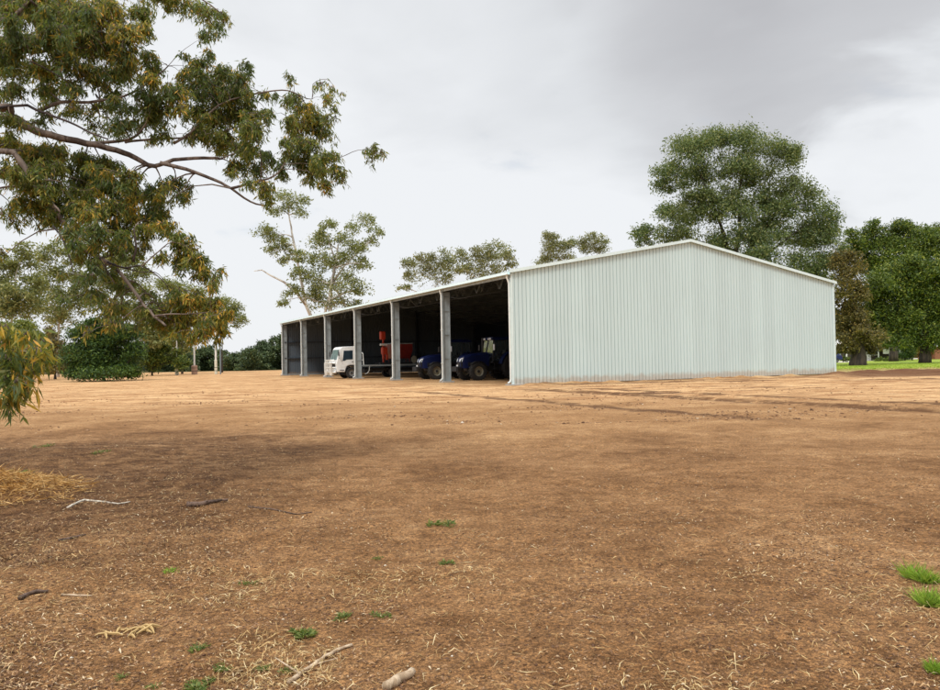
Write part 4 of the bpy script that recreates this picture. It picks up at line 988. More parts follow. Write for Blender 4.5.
make_tree('gum_tree', g0(222, 138), [(222, 350), (224, 325)],
  [(210,306,9,6),(224,304,10,6),(237,310,7,6),(242,320,4,6),(216,318,10,6),(230,322,9,6),(222,332,8,5),(208,330,7,6)],
  138, .36, 'gum', 'barkbrown', 'small gum crown standing against the sky above the right hand goal posts', group=lt, trunk_r=.13, dens=.75)
make_tree('leafy_tree', g0(152, 112), [(152, 360), (153, 350)],
  [(172,358,9,8),(182,364,8,6),(150,345,10,9),(158,355,9,9),(146,360,9,8),(156,366,9,5),(163,345,6,7)],
  112, .32, 'dark', 'barkbrown', 'small green tree touching the right side of the dark round bush', trunk_r=.12, dens=1.0)
# round shrubs
def round_bush(name, px, Y, blobs, mat, label, size=.2, dens=1.1, cat='bush'):
    b = g0(px, Y)
    return make_tree(name, b, [(px, blobs[0][1])], blobs, Y, size, mat, 'barkbrown', label, cat, trunk_r=.16, dens=dens, droop=.0, flat=.5, yj=.5, depth=1.0, spread=1.02)
round_bush('round_bush', 104, 77, [(104,374,30,5),(80,374,14,5),(128,374,13,5),(104,352,36,24),(100,330,22,10),(85,338,18,13),(122,338,18,13),(76,356,14,14),(134,356,12,14),(104,365,34,12),(84,370,16,9),(126,370,15,8),(104,340,24,14),(112,322,10,5),(94,324,10,5)],
  'shrub', 'large dense dark green dome shaped bush standing on the bare dirt', .24, 1.25)
round_bush('round_bush', 18, 86, [(16,345,26,18),(20,330,20,9),(5,335,16,12),(34,342,12,12),(10,360,22,10),(32,358,12,10),(-8,352,16,16)],
  'lime', 'yellow green rounded bush at the left edge behind the hanging leaves', .26, 1.1)
round_bush('scrubby_bush', 55, 95, [(56,370,12,5),(52,345,9,14),(60,352,8,12),(48,360,10,8),(62,366,9,5),(50,332,7,8)], 'brown', 'greyish thin scrub between the two round bushes', .26, .9)
# garden shrubs at the right
def gsh(px, base_y, blobs, mat, label, nm='garden_shrub', dens=1.0, size=.2):
    Y = gnd(px, base_y).y
    return make_tree(nm, gpt(px, base_y), [(px, blobs[0][1])], blobs, Y, size, mat, 'barkbrown', label, 'shrub', trunk_r=.08, dens=dens, flat=.5, yj=.4, spread=1.1)
gsh(905, 361, [(905,354,6,6),(901,356,5,4),(910,353,5,6),(905,349,5,3)], 'shrub', 'dark clipped round shrub right of the white verandah blind')
gsh(924, 359.5, [(922,352,6,5),(930,351,6,5),(918,355,5,3),(927,356,6,2.5)], 'rust', 'rust orange autumn shrub at the edge of the lawn')
gsh(887, 361.5, [(880,359.5,6,2.2),(889,359,6,2.4),(897,360,5,1.8)], 'dark', 'low spreading green shrub in front of the dark house')
gsh(843, 362.5, [(843,359,3.5,2.8),(848,360,3,2)], 'dark', 'small green shrub left of the thick trunk near the blue house')
gsh(912, 360.5, [(911,345,5,4),(908,349,4,4),(914,350,4,5)], 'lime', 'upright yellow green sapling behind the dark clipped shrub', dens=.7)

# dense wood in the distance (reads as one mass)
def far_wood():
    t = []; off = 0; V = []; Fc = []
    line = [(-60, 335), (0, 338), (60, 345), (130, 352), (160, 349), (185, 347), (205, 346), (228, 351), (250, 349), (262, 344), (275, 337), (290, 332), (320, 330), (380, 326)]
    def top(px):
        for (a, b), (c, d) in zip(line, line[1:]):
            if a <= px <= c: return b + (d - b) * (px - a) / (c - a)
        return 335
    px = -60
    while px < 380:
        Y = 172 + rnd.uniform(-8, 14); tp = top(px) + rnd.uniform(-1.5, 3); k = Y / F
        bz = (364.5 + (470 - px) * .0) ; base = 371
        z = base
        r = rnd.uniform(6, 9.5)
        y = tp + r * .7
        while y < base + 1:
            p = at(px + rnd.uniform(-3, 3), y, Y + rnd.uniform(-3, 3)); rr = r * k * rnd.uniform(.8, 1.15)
            (v, f), _ = blob_leaves(p, (rr, rr, rr * .75), 620, .42, 12, .6, .6, .1, .6); V.append(v); Fc.append(f + off); off += len(v)
            y += r * .75
        px += rnd.uniform(4, 6.5)
    o = np_mesh('distant_wood', np.vstack(V), np.vstack(Fc), LG['wood']); tag(o, 'dark green far off wood forming one mass along the horizon left of the shed', 'wood', kind='stuff')
    # right-hand background behind lawn
    V = []; Fc = []; off = 0; px = 815
    while px < 985:
        Y = 158 + rnd.uniform(-6, 8); k = Y / F; y = 312 + rnd.uniform(-5, 5)
        while y < 357:
            p = at(px + rnd.uniform(-3, 3), y, Y); rr = 9 * k * rnd.uniform(.8, 1.15)
            (v, f), _ = blob_leaves(p, (rr, rr, rr * .8), 420, .5, 12, .6, .6, .1, .6); V.append(v); Fc.append(f + off); off += len(v); y += 7
        px += 7
    o = np_mesh('background_wood', np.vstack(V), np.vstack(Fc), LG['wood']); tag(o, 'dark trees massed behind the houses at the right', 'wood', kind='stuff')
far_wood()

# ------------------------------------------------------------------ the near gum overhanging from the left
def near_gum():
    base = Vector((-8.6, 9.4, 0)); base.z = H(base.x, base.y)
    t = empty('overhanging_gum', base); bw = base
    tm = MB(); tm.tube([Vector((0, 0, -.3)), Vector((0, 0, .4)), Vector((.1, .05, 1.6)), Vector((.35, 0, 3.0)), Vector((.5, -.1, 4.6)), Vector((.4, 0, 6.6)), Vector((.7, .1, 9.0))], [.62, .46, .40, .36, .30, .24, .12], 14)
    tm.build('trunk', M['bark'], t, True)
    top = bw + Vector((.42, -.05, 3.9)); low = bw + Vector((.3, 0, 2.8)); hi = bw + Vector((.42, 0, 6.3))
    B = []  # (points, r0, r1, dark)
    def br(pts, Y0, Y1, r0, r1, start=None, dark=False):
        r0 *= .72; r1 *= .7; n = len(pts); P = [at(a, b, Y0 + (Y1 - Y0) * i / max(1, n - 1)) for i, (a, b) in enumerate(pts)]
        if start is not None: P = [start, start.lerp(P[0], .5) + Vector((0, 0, .05))] + P
        Q = []
        for i in range(len(P) - 1):
            for s in range(3):
                t_ = s / 3; p0 = P[max(i - 1, 0)]; p1 = P[i]; p2 = P[i + 1]; p3 = P[min(i + 2, len(P) - 1)]
                q = .5 * ((2 * p1) + (p2 - p0) * t_ + (2 * p0 - 5 * p1 + 4 * p2 - p3) * t_ ** 2 + (-p0 + 3 * p1 - 3 * p2 + p3) * t_ ** 3)
                Q.append(q + Vector((rnd.uniform(-1, 1), rnd.uniform(-1, 1), rnd.uniform(-1, 1))) * r1 * .5)
        Q.append(P[-1]); m_ = len(Q)
        B.append((Q, [r0 + (r1 - r0) * (i / (m_ - 1)) ** .8 for i in range(m_)], dark))
    br([(0,108),(10,115),(35,130),(58,137),(87,143),(116,150),(136,157.5),(154,166),(174,160),(203,157.5),(220,159)], 8.6, 9.2, .085, .022, top)
    br([(160,163),(186,169),(215,180),(231,188.5),(250,201.5),(267,206)], 9.0, 9.3, .035, .012)
    br([(231,188.5),(254,182),(273,176.5),(284,165),(292,148)], 9.1, 9.5, .024, .008)
    br([(-6,150),(30,176),(62,220),(87,250),(107,262),(122,275),(139,298),(154,316),(166,326)], 8.6, 8.2, .058, .016, low)
    br([(9,106),(39,111),(59,118),(76,125),(93,134),(108,139)], 8.5, 8.1, .028, .010, top, True)
    br([(39,111),(61,102),(89,102),(124,96),(152,80),(168,66)], 8.6, 9.2, .035, .010)
    br([(93,143),(130,139),(145,125),(152,106),(160,92)], 8.9, 9.1, .030, .008)
    br([(125,142),(153,139),(180,138),(204,135),(235,128),(250,118)], 9, 9.8, .022, .008)
    br([(174,143),(190,133),(219,105),(254,94),(282,90),(297,94),(306,104)], 9.2, 9.9, .024, .007)
    br([(297,94),(312,99),(313,84),(326,79),(334,86)], 9.8, 10., .009, .003)
    br([(292,148),(312,150),(332,157),(341,157),(358,150),(371,151)], 9.5, 9.9, .012, .003)
    br([(30,61),(45,68),(70,83)], 8.0, 8.3, .012, .007, None, True)
    br([(-5,40),(20,50),(40,52),(62,47),(85,48),(110,40)], 8.4, 9, .045, .010, hi)
    br([(-5,20),(30,0),(60,-20),(110,-30),(160,-18),(200,-2),(222,14)], 8.6, 9.2, .045, .008, hi)
    br([(30,0),(42,10),(60,28),(90,30),(118,36)], 8.6, 8.9, .018, .007, None, True)
    br([(32,185),(50,200),(60,212)], 8.3, 8.2, .02, .012)
    br([(53,226),(62,238),(70,258),(73,272)], 8.2, 8.0, .014, .006, None, True)
    br([(107,262),(125,268),(142,266),(160,278),(168,287)], 8.2, 8.1, .016, .005, None, True)
    br([(125,268),(140,272),(155,272),(164,280)], 8.2, 8.1, .010, .004, None, True)
    br([(100,258),(108,272),(115,284)], 8.2, 8.1, .011, .005, None, True)
    br([(133,262),(136,246),(134,228)], 8.2, 8.2, .02, .010, None, True)
    br([(142,266),(158,252),(172,242),(190,248)], 8.2, 8.3, .012, .004)
    br([(-10,190),(20,186),(45,180),(62,182)], 8.2, 8.4, .022, .008, low)
    br([(154,316),(170,314),(190,314),(210,312)], 8.2, 8.3, .014, .005)
    br([(-30,318),(-8,336),(10,347),(28,352),(42,350)], 5.4, 5.0, .02, .006, low)
    br([(10,347),(12,370),(10,390)], 5.0, 5.0, .007, .004)
    lm = MB(); ld = MB()
    for Q, r_, dk in B: (ld if dk else lm).tube([q - bw for q in Q], r_, 8)
    nodes_ = [(q, r) for Q, r_, _ in B for q, r in zip(Q, r_)]
    clumps = [  # px, py, rx, ry, olive, density
     (12,14,24,18,0,1),(40,12,24,18,0,1),(72,14,24,18,1,1),(104,20,24,22,1,1.1),(126,40,16,18,1,1.1),(106,52,22,18,1,1.1),(128,62,13,13,1,1),(82,42,20,15,0,.8),(52,36,18,13,0,.8),(20,44,20,14,0,1),(8,66,16,13,0,1),(36,72,18,12,0,.9),(62,64,16,12,0,.8),(90,76,20,12,0,1),(114,80,15,10,0,.9),(12,92,16,9,0,.8),(46,92,16,7,0,.6),(72,92,14,6,0,.6),
     (150,66,12,14,0,.7),(146,80,10,8,0,.7),(158,2,22,6,0,.6),(182,6,18,8,0,.55),(202,12,15,9,0,.6),(220,18,12,9,0,.6),(206,36,8,9,0,.5),(216,28,8,6,0,.5),(150,24,6,7,0,.5),(172,-6,20,6,0,.6),
     (176,98,18,14,0,1),(160,112,18,13,0,.9),(186,78,10,9,0,.8),(200,70,13,13,0,.9),(222,78,15,13,0,1),(238,84,14,12,0,1),(204,92,18,14,0,1.1),(228,100,18,13,0,1.1),(248,96,7,8,1,.6),(150,124,14,8,0,.7),
     (240,118,18,13,0,1.2),(252,132,15,12,0,1.1),(262,118,8,9,0,.8),(216,120,18,14,0,1.1),(196,118,16,12,0,1.1),(200,138,18,9,0,.9),(226,142,16,11,0,1.1),(246,152,14,10,0,1),(238,170,14,9,0,.9),(256,170,12,9,0,.9),(268,190,9,10,0,.9),(248,186,7,7,0,.6),(268,160,11,8,0,.8),
     (292,102,12,9,0,.9),(306,112,14,11,1,1),(288,122,8,10,0,.6),(298,130,15,12,1,1),(316,124,12,10,0,.9),(324,136,11,9,0,1),(306,146,15,9,0,1.1),(288,146,9,8,0,.7),(292,160,13,8,0,.9),(310,162,14,10,1,1),(328,160,12,9,0,1),(338,174,9,9,1,1),(326,186,8,8,1,1),(318,172,9,8,0,.9),(280,172,10,7,0,.7),(326,100,8,7,0,.5),(332,90,6,7,0,.3),(322,86,7,5,0,.25),(334,108,5,5,0,.4),(372,154,8,9,1,.5),(368,150,5,4,0,.3),(276,96,8,4,0,.4),
     (14,122,16,8,1,.7),(40,124,12,5,0,.4),(74,110,15,5,0,.4),(104,112,14,10,0,.6),(128,112,12,8,0,.7),(120,128,14,7,0,.8),(96,128,12,6,0,.5),
     (10,146,16,10,1,.9),(32,158,18,13,1,1),(58,154,16,11,1,1),(50,174,18,13,1,1),(84,162,16,11,0,1),(106,168,16,11,0,1),(10,172,14,10,0,.7),(28,188,18,11,1,1),(58,194,18,12,1,1),(86,186,17,12,0,1.1),(112,190,16,11,0,1.1),(130,178,14,9,0,.9),(134,200,14,11,1,1),(152,196,12,9,0,.9),(164,188,10,7,0,.7),(176,184,11,8,0,.8),(182,196,7,6,0,.5),(156,212,12,10,0,1),(134,218,15,11,1,1),(108,212,17,12,0,1.1),(82,212,16,12,0,1),(36,208,14,10,0,.9),(16,206,11,8,0,.6),(58,214,12,9,0,.8),(12,222,8,7,0,.4),(44,222,8,6,0,.5),(74,230,12,9,0,.9),(96,234,14,11,0,1.1),(120,236,15,11,0,1),(146,232,12,9,0,.8),(164,226,7,7,0,.6),(84,250,11,8,0,.8),(130,252,11,8,0,.8),(114,250,8,7,0,.6),(4,256,5,5,0,.3),
     (176,240,9,7,0,.8),(186,252,13,10,1,1),(198,262,12,9,1,1),(180,264,10,7,0,.8),(206,272,9,7,1,.8),(212,284,7,6,1,.6),(198,278,8,5,0,.5),(218,280,4,5,1,.3),
     (92,266,8,7,0,.7),(88,280,9,6,0,.6),(108,276,11,7,0,.7),(120,288,10,6,0,.5),(94,296,12,7,0,.7),(104,310,13,6,1,.5),(122,314,13,7,1,.5),(114,326,12,8,1,.35),(138,310,8,7,0,.6),(150,296,7,6,0,.4),
     (164,310,11,8,1,.9),(178,306,12,8,1,1),(196,306,13,8,1,1),(214,306,12,8,1,1),(226,316,8,8,1,.9),(170,324,12,9,1,1),(190,322,15,10,1,1.2),(210,324,12,10,1,1),(182,330,12,7,1,1),(198,334,10,7,1,.9),(192,341,7,5,1,.5),(160,326,7,6,1,.6),(178,292,9,6,0,.5),(150,318,6,6,0,.4),
    ]
    V = [[], []]; Fc = [[], []]; off = [0, 0]
    def emit(k, v, f): V[k].append(v); Fc[k].append(f + off[k]); off[k] += len(v)
    def spray(c, rx, ry, rd, n, ll, lw, olive, tw, hang):
        """drooping twigs, each with leaves hanging from it"""
        nt_ = max(4, int(n / 22))
        for _ in range(nt_):
            d = Vector((rnd.gauss(0, 1), rnd.gauss(0, 1), rnd.gauss(.1, .8))).normalized()
            e = c + Vector((d.x * rx, d.y * rd, d.z * ry)) * rnd.uniform(.45, .98)
            s = c + (e - c) * rnd.uniform(.05, .35) + Vector((0, 0, ry * .25))
            mid = s.lerp(e, .6) + Vector((0, 0, ry * .18))
            pts = [s, s.lerp(mid, .5) + Vector((0, 0, .015)), mid, e - Vector((0, 0, hang * .3))]
            tw.tube([p - bw for p in pts], [.0045, .0038, .003, .0018], 4, caps=False)
            m_ = int(n / nt_); ts = np.sqrt(rng.random(m_)) * 2.999
            P = np.array([list(p) for p in pts]); i0 = ts.astype(int); fr_ = (ts - i0)[:, None]
            pos = P[i0] * (1 - fr_) + P[np.minimum(i0 + 1, 3)] * fr_ + rng.normal(size=(m_, 3)) * ll * .28
            az = rng.normal(size=(m_, 3)); dr = norm(az * np.array([.55, .55, .35]) + np.array([0, 0, -.85]))
            L = ll * (.55 + .75 * rng.random(m_))
            v, f = leaves(pos - np.array(bw), dr, L, lw * (.7 + .6 * rng.random(m_)), .12)
            k = 1 if rnd.random() < (.62 if olive else .17) else 0
            emit(k, v, f)
    tw = MB()
    for (px, py, rx, ry, ol, dn) in clumps:
        Yc = 8.8 + (px / 350.) * .8 + rnd.uniform(-.55, .55) - (.5 if py > 225 else 0)
        c = at(px, py, Yc); k = Yc / F
        nq, nr = min(nodes_, key=lambda q: (q[0] - c).length + 4 * max(0, q[0].z - c.z - .25))
        pts = bez(nq, c, -.12, 4, .10); rr = min(nr * .6, .012)
        lm.tube([p - bw for p in pts], [rr, rr * .8, rr * .6, rr * .45, rr * .3], 5, caps=False)
        n = int(rx * ry * 4.3 * dn) + 20
        spray(c, rx * k * 1.3, ry * k * 1.35, rx * k * 1.4, n, .074, .0150, ol, tw, .1)
        for _ in range(3 if px < 170 else (2 if px < 250 else 1)):
            a_ = rnd.uniform(0, 6.28); q_ = rnd.uniform(1.0, 1.7)
            c2 = c + Vector((math.cos(a_) * rx * k * q_, rnd.uniform(-.5, .5), math.sin(a_) * ry * k * q_ * .8))
            lm.tube([p - bw for p in bez(c, c2, -.1, 3, .12)], [.005, .004, .003, .002], 4, caps=False)
            spray(c2, rx * k * .6, ry * k * .7, rx * k * .7, max(16, int(n * .24)), .074, .0150, ol if rnd.random() < .7 else 1 - ol, tw, .08)
    # nearest hanging spray at the left edge, about four metres off
    for (px, py, rx, ry, ol, n) in [(2,340,10,6,1,60),(14,350,10,6,1,60),(28,352,9,6,0,60),(40,352,7,6,0,45),(6,362,10,9,0,80),(20,364,9,8,0,70),(34,360,7,6,0,35),(8,380,9,8,0,70),(18,384,8,8,0,60),(6,398,9,8,0,70),(17,398,7,8,0,55),(10,410,7,6,0,35),(44,358,7,6,1,45),(30,372,8,8,1,55),(26,388,7,8,1,45),(24,336,10,5,1,50),(38,342,9,5,1,45),(-8,350,10,12,1,60),(-8,380,10,14,0,60),(2,328,10,5,1,40)]:
        c = at(px, py, 5.0 + rnd.uniform(-.2, .2)); k = 5.0 / F
        nq, nr = min(nodes_, key=lambda q: (q[0] - c).length); lm.tube([p - bw for p in bez(nq, c, -.1, 3, .1)], [.004, .0035, .003, .002], 5, caps=False)
        spray(c, rx * k, ry * k, rx * k * 1.2, int(n * 1.25), .092, .015, 1 if rnd.random() < .65 else ol, tw, .03)
    lm.build('limbs', M['bark'], t, True); ld.build('bare_twigs', M['barkdark'], t, True); tw.build('fine_twigs', M['bark'], t)
    np_mesh('green_leaves', np.vstack(V[0]), np.vstack(Fc[0]), LG['fg'], t); np_mesh('olive_leaves', np.vstack(V[1]), np.vstack(Fc[1]), LG['fgo'], t)
    tag(t, 'large gum with drooping olive and green leaves overhanging from the left edge', 'tree')
near_gum()

# ------------------------------------------------------------------ ground cover near the camera
def scatter_px(n, y0, y1, x0=-20, x1=960, pw=1.0):
    """points on the ground spread evenly over the photographed field between two distances"""
    d0 = CAMH * F / (y1 - 359.); d1 = CAMH * F / (y0 - 359.)
    u = rng.random(n); Y = 1 / ((1 / d1) + (1 / d0 - 1 / d1) * u ** pw)
    X = Y * (x0 - 470 + rng.random(n) * (x1 - x0)) / F
    return X, Y
def flat_bits(name, X, Y, L, Wd, mat, label, tilt=.25, lift=.004, kind='stuff', cat='litter'):
    n = len(X); Z = height(X, Y) + lift
    a = rng.random(n) * 2 * math.pi; d = norm(np.stack([np.cos(a), np.sin(a), rng.normal(size=n) * tilt], 1))
    side = norm(np.stack([-np.sin(a), np.cos(a), rng.normal(size=n) * .35], 1)); L = L[:, None] if hasattr(L, 'shape') else L; Wd = Wd[:, None] if hasattr(Wd, 'shape') else Wd
    c = np.stack([X, Y, Z + np.abs(rng.normal(size=n)) * .004], 1)
    bend = np.zeros((n, 3)); bend[:, 2] = np.abs(rng.normal(size=n)) * .15 * (L[:, 0] if hasattr(L, 'shape') else L)
    sb = side * (rng.normal(size=(n, 1)) * .12) * L
    v = np.stack([c - d * L / 2, c + side * Wd / 2 + bend + sb, c + d * L / 2, c - side * Wd / 2 + bend + sb], 1).reshape(-1, 3)
    o = np_mesh(name, v, np.arange(n * 4).reshape(n, 4), LG[mat]); tag(o, label, cat, kind=kind); return o
def keep(X, Y, dens, rand=None):
    m = rng.random(len(X)) < dens; return X[m], Y[m]
# dry leaves and bark flakes
X, Y = scatter_px(120000, 425, 700)
dn = .10 + .75 * smooth(.52, .70, fbm(X * .9 + 9, Y * .9, 4)) + .75 * smooth(-1.2, -3.2, X - (Y - 8) * .05) * smooth(.3, .55, fbm(X * 1.4, Y * 1.4, 3))
dn = dn * (1 - .55 * smooth(11, 20, Y)) * .75
dn = dn * (.6 + .6 * smooth(.6, -1.6, X)); X, Y = keep(X, Y, dn); n = len(X)
flat_bits('leaf_litter', X, Y, .012 + .038 * rng.random(n) ** 2.2, .004 + .008 * rng.random(n), 'litter', 'scattered dry leaves and bark flakes over the brown dirt')
X, Y = scatter_px(60000, 425, 560, -20, 420)
dn = (.12 + smooth(.42, .72, fbm(X * 1.6 + 3, Y * 1.6 + 70, 4))) * smooth(-.3, -3.2, X); X, Y = keep(X, Y, dn * .38); n = len(X)
flat_bits('bark_litter', X, Y, .02 + .09 * rng.random(n) ** 2.5, .003 + .008 * rng.random(n), 'bark', 'dense brown bark strips and twigs littering the dark soil at the left', .2)
# straw
X, Y = scatter_px(110000, 440, 700)
dn = .06 + .80 * smooth(.56, .72, fbm(X * 1.15 + 40, Y * 1.15 + 3, 4)) * (1 - smooth(7, 12, Y)) + .35 * smooth(-1.5, -3.5, X) * smooth(.4, .6, fbm(X * 2, Y * 2 + 9, 3)); X, Y = keep(X, Y, dn * .44); n = len(X)
flat_bits('dry_straw', X, Y, .03 + .085 * rng.random(n) ** 2, .0022 + .0035 * rng.random(n), 'straw', 'pale broken straw lying in patches on the dirt', .3)
# soil crumbs and pebbles as small tetrahedral stones
def crumbs(name, X, Y, r, mat, label):
    n = len(X); Z = height(X, Y)
    base = np.array([[1, 0, 0], [0, 1, 0], [-1, 0, 0], [0, -1, 0], [0, 0, .8], [0, 0, -.6]], float)
    fs = np.array([[0, 1, 4], [1, 2, 4], [2, 3, 4], [3, 0, 4], [1, 0, 5], [2, 1, 5], [3, 2, 5], [0, 3, 5]])
    a = rng.random(n) * 6.28; ca, sa = np.cos(a), np.sin(a); v = base[None] * (1 + rng.normal(size=(n, 6, 3)) * .22) * r[:, None, None]
    v = v + rng.normal(size=(n, 6, 3)) * .15 * r[:, None, None]
    x = v[..., 0] * ca[:, None] - v[..., 1] * sa[:, None]; y = v[..., 0] * sa[:, None] + v[..., 1] * ca[:, None]
    V = np.stack([x + X[:, None], y + Y[:, None], v[..., 2] * .7 + Z[:, None] + r[:, None] * .15], -1).reshape(-1, 3)
    Fc = (fs[None] + (np.arange(n) * 6)[:, None, None]).reshape(-1, 3)
    o = np_mesh(name, V, Fc, LG[mat]); tag(o, label, 'gravel', kind='stuff')
X, Y = scatter_px(50000, 420, 700); X, Y = keep(X, Y, .2 + .8 * smooth(.45, .62, fbm(X * 1.3, Y * 1.3 + 30, 4)))
crumbs('soil_crumbs', X, Y, .0025 + .009 * rng.random(len(X)) ** 3, 'clod', 'small crumbs of brown soil and pale grit across the foreground')
X, Y = scatter_px(22000, 378, 425, -20, 960)
vv = (X - SHED_O.x) * _dv[0] + (Y - SHED_O.y) * _dv[1]; uu = (X - SHED_O.x) * _du[0] + (Y - SHED_O.y) * _du[1]
outm = ~((vv > -.4) & (uu > -.3) & (vv < SW + .5)); X, Y = X[outm], Y[outm]
X, Y = keep(X, Y, .06 + .94 * smooth(.48, .70, fbm(X * .30, Y * .6 + 50, 5)))
crumbs('dirt_clods', X, Y, .010 + .034 * rng.random(len(X)) ** 4, 'clod', 'clods of turned red brown earth on the pad around the shed')

# lawn blades along the near edge
X = 26 + rng.random(26000) * 66; Y = 62 + rng.random(26000) ** 1.4 * 30; Z = height(X, Y)
v, f = leaves(np.stack([X, Y, Z], 1), norm(rng.normal(size=(len(X), 3)) * .35 + np.array([0, 0, 1])), .05 + .09 * rng.random(len(X)), .03)
tag(np_mesh('lawn_grass', v, f, LG['turf']), 'short bright green lawn grass beyond the dirt at the right', 'grass', kind='stuff')

# golden heap of dry grass
def heap():
    n = 16000; X = MOUND.x - .62 + rng.normal(size=n) * .62; Y = MOUND.y + rng.normal(size=n) * .52
    m = ((X - MOUND.x + .62) / (1.25 + .45 * fbm(X * 3, Y * 3, 3))) ** 2 + ((Y - MOUND.y) / 1.15) ** 2 < 1; X, Y = X[m], Y[m]; n = len(X)
    Z = height(X, Y) + rng.random(n) * .05
    d = norm(rng.normal(size=(n, 3)) * np.array([1, .8, .35]) + np.array([.2, -.2, -.05])); L = .05 + .14 * rng.random(n)
    v, f = leaves(np.stack([X, Y, Z], 1), d, L, .0045 + .006 * rng.random(n), .2)
    tag(np_mesh('dry_grass_heap', v, f, LG['gold']), 'heap of golden dry grass and leaves at the left edge', 'dry grass', kind='stuff')
heap()

def weed(px, py, rpx, label, n=90, mat='weed', grass=False, hh=None, nm='weed'):
    n = int(n * 2.4)
    p = gpt(px, py); k = p.y / F; r = rpx * k * (1.7 if not grass else 1.6)
    nk = 5; kc = rng.normal(size=(nk, 2)) * r * (.30, .38); kc[0] = 0; ki = rng.integers(0, nk, n); ks = (.35 + .65 * rng.random(nk))[ki]
    a = rng.random(n) * 6.28; q = np.sqrt(rng.random(n)) * r * .34 * ks
    X = q * np.cos(a) + kc[ki, 0]; Y = q * np.sin(a) + kc[ki, 1]
    if grass:
        a2 = rng.random(n) * 6.28; d = norm(np.stack([np.cos(a2) * (.2 + rng.random(n)), np.sin(a2) * (.2 + rng.random(n)), .25 + rng.random(n)], 1)); L = (hh or .08) * (.3 + .9 * rng.random(n)) * ks; W_ = .004 + .004 * rng.random(n); z0 = 0
    else:
        d = norm(np.stack([np.cos(a) + rng.normal(size=n) * .4, np.sin(a) + rng.normal(size=n) * .4, .1 + .7 * rng.random(n)], 1)); L = r * (.12 + .30 * rng.random(n) ** 1.5) * ks; W_ = L * .34; z0 = (1 - q / (r * .4)) * r * .3 * rng.random(n) * ks
    Z = height(p.x + X, p.y + Y) - p.z + z0
    v, f = leaves(np.stack([X, Y, Z], 1), d, L, W_, .15)
    t = empty(nm, p); np_mesh('leaves', v, f, LG[mat], t)
    st = MB()
    for i in range(7):
        b = i * .9; st.tube([(0, 0, -.01), (math.cos(b) * r * .3, math.sin(b) * r * .3, r * .15), (math.cos(b) * r * .6, math.sin(b) * r * .6, r * .22)], [.0025, .002, .0012], 4)
    st.build('stems', LG[mat], t)
    tag(t, label, 'weed', 'small green weeds on the bare dirt')
weed(302, 634, 15, 'largest dark green weed rosette, centre left foreground', 150)
weed(344, 617, 9, 'small weed just right of the largest rosette', 80)
weed(381, 617, 9, 'small weed second to the right of the largest rosette', 80)
weed(445, 526, 10, 'lonely weed tuft farthest out in the middle of the dirt', 90)
weed(445, 562, 8, 'flattened weed below the lonely farther tuft', 70)
weed(262, 667, 7, 'tiny weed left of the long stick tip', 60)
weed(291, 669, 8, 'tiny weed touching the lower end of the long stick', 60)
weed(224, 670, 10, 'pale weed in the straw, left of the tiny weeds near the long stick', 100)
weed(197, 686, 14, 'wide weed cut by the bottom edge at the left', 150)
weed(208, 680, 8, 'weed leaning against the wide one at the bottom edge', 70)
weed(199, 648, 9, 'drab weed among straw above the bottom edge weeds', 70, 'weed')
weed(171, 571, 8, 'flat yellow green sprig alone on the dark soil at the left', 50, 'bright')
weed(252, 581, 7, 'small bright sprig on dark soil right of the yellow green one', 50, 'weed')
weed(377, 556, 5, 'speck of a weed in the middle ground left of the lonely tuft', 40)
weed(122, 676, 8, 'thin weed near the bottom left corner', 60)
weed(155, 684, 7, 'thin weed between the corner weed and the wide bottom weed', 50)
weed(20, 481, 16, 'dark green weed growing behind the heap of dry grass', 160)
weed(46, 448, 7, 'small weed farthest back at the left edge', 50)
weed(101, 460, 7, 'faint weed in the leaf litter right of the dry grass heap', 50)
weed(925, 582, 11, 'bright green grass tuft at the right edge, upper of a pair', 170, 'bright', True, .14, 'grass_tuft')
weed(930, 606, 11, 'bright green grass tuft at the right edge, lower of a pair', 190, 'bright', True, .14, 'grass_tuft')
weed(934, 674, 9, 'bright green grass tuft nearest the bottom right corner', 130, 'bright', True, .07, 'grass_tuft')

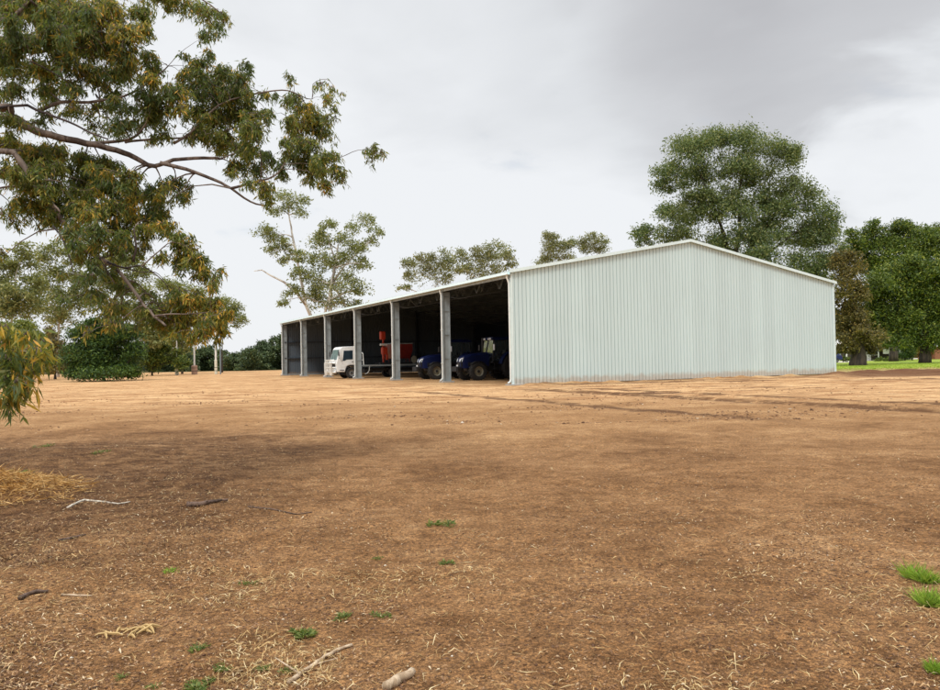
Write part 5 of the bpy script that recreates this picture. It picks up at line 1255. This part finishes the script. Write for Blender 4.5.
def stick(pts, r0, r1, mat, label, nm='fallen_stick', twigs=0):
    P = [gpt(a, b, 0) for a, b in pts]; base = P[0].copy(); Q = []
    for i in range(len(P) - 1):
        for s in range(4):
            q = P[i].lerp(P[i + 1], s / 4); q.x += rnd.uniform(-1, 1) * r0 * .4; q.y += rnd.uniform(-1, 1) * r0 * .4; Q.append(q)
    Q.append(P[-1])
    for q in Q: q.z = H(q.x, q.y) + r0 * .75
    rr = [r0 + (r1 - r0) * i / (len(Q) - 1) + rnd.uniform(-.1, .1) * r0 for i in range(len(Q))]
    mb = MB(); mb.tube([q - base for q in Q], rr, 8)
    for k in range(twigs):
        q = Q[rnd.randrange(2, len(Q) - 1)]; e = q + Vector((rnd.uniform(-.15, .15), rnd.uniform(-.1, .1), rnd.uniform(.0, .05))); mb.tube([q - base, e - base], [r1 * .8, r1 * .3], 5)
    o = mb.build(nm, M[mat], None, True); o.location = base; tag(o, label, 'stick')
stick([(68,509),(84,502),(105,503),(118,505),(130,502)], .012, .007, 'palestick', 'thin bleached curved stick beside the heap of dry grass')
stick([(187,508),(200,508),(212,506),(228,505)], .030, .012, 'darkstick', 'dark split piece of branch lying on the brown soil', twigs=1)
stick([(288,681),(305,670),(322,660),(338,652),(352,647)], .011, .007, 'stick', 'long straight brown stick in the near foreground', twigs=2)
stick([(388,691),(398,684),(412,677)], .024, .017, 'stick', 'thick pale wood chunk at the bottom edge', 'wood_chunk')
stick([(20,598),(32,593),(48,592)], .016, .008, 'darkstick', 'short dark stick at the left edge')
stick([(58,543),(72,541),(86,539)], .012, .007, 'darkstick', 'dark stick below the bleached curved one')
stick([(248,510),(270,513),(295,516),(312,514)], .008, .004, 'darkstick', 'faint thin stick right of the split branch')
stick([(62,593),(78,594),(92,594)], .008, .005, 'stick', 'thin brown stick right of the short dark one')
# curls of pale bark
def curls():
    p0 = gpt(130, 632); t = empty('bark_curls', p0)
    for i in range(13):
        q = gpt(130 + rnd.uniform(-28, 24), 631 + rnd.uniform(-5, 5)); c = q - p0; a = rnd.uniform(0, 3.1); L = rnd.uniform(.03, .075)
        mb = MB(); pts = []
        for k in range(6):
            s = k / 5 - .5; pts.append(c + Vector((math.cos(a) * s * L * 2, math.sin(a) * s * L * 2, .012 + (.25 - s * s) * L * rnd.uniform(.4, 1.6))))
        mb.tube(pts, [.003, .006, .007, .007, .006, .002], 5); mb.build('curl', LG['straw'], t)
    tag(t, 'small pile of pale curled bark strips, left foreground', 'bark')
curls()
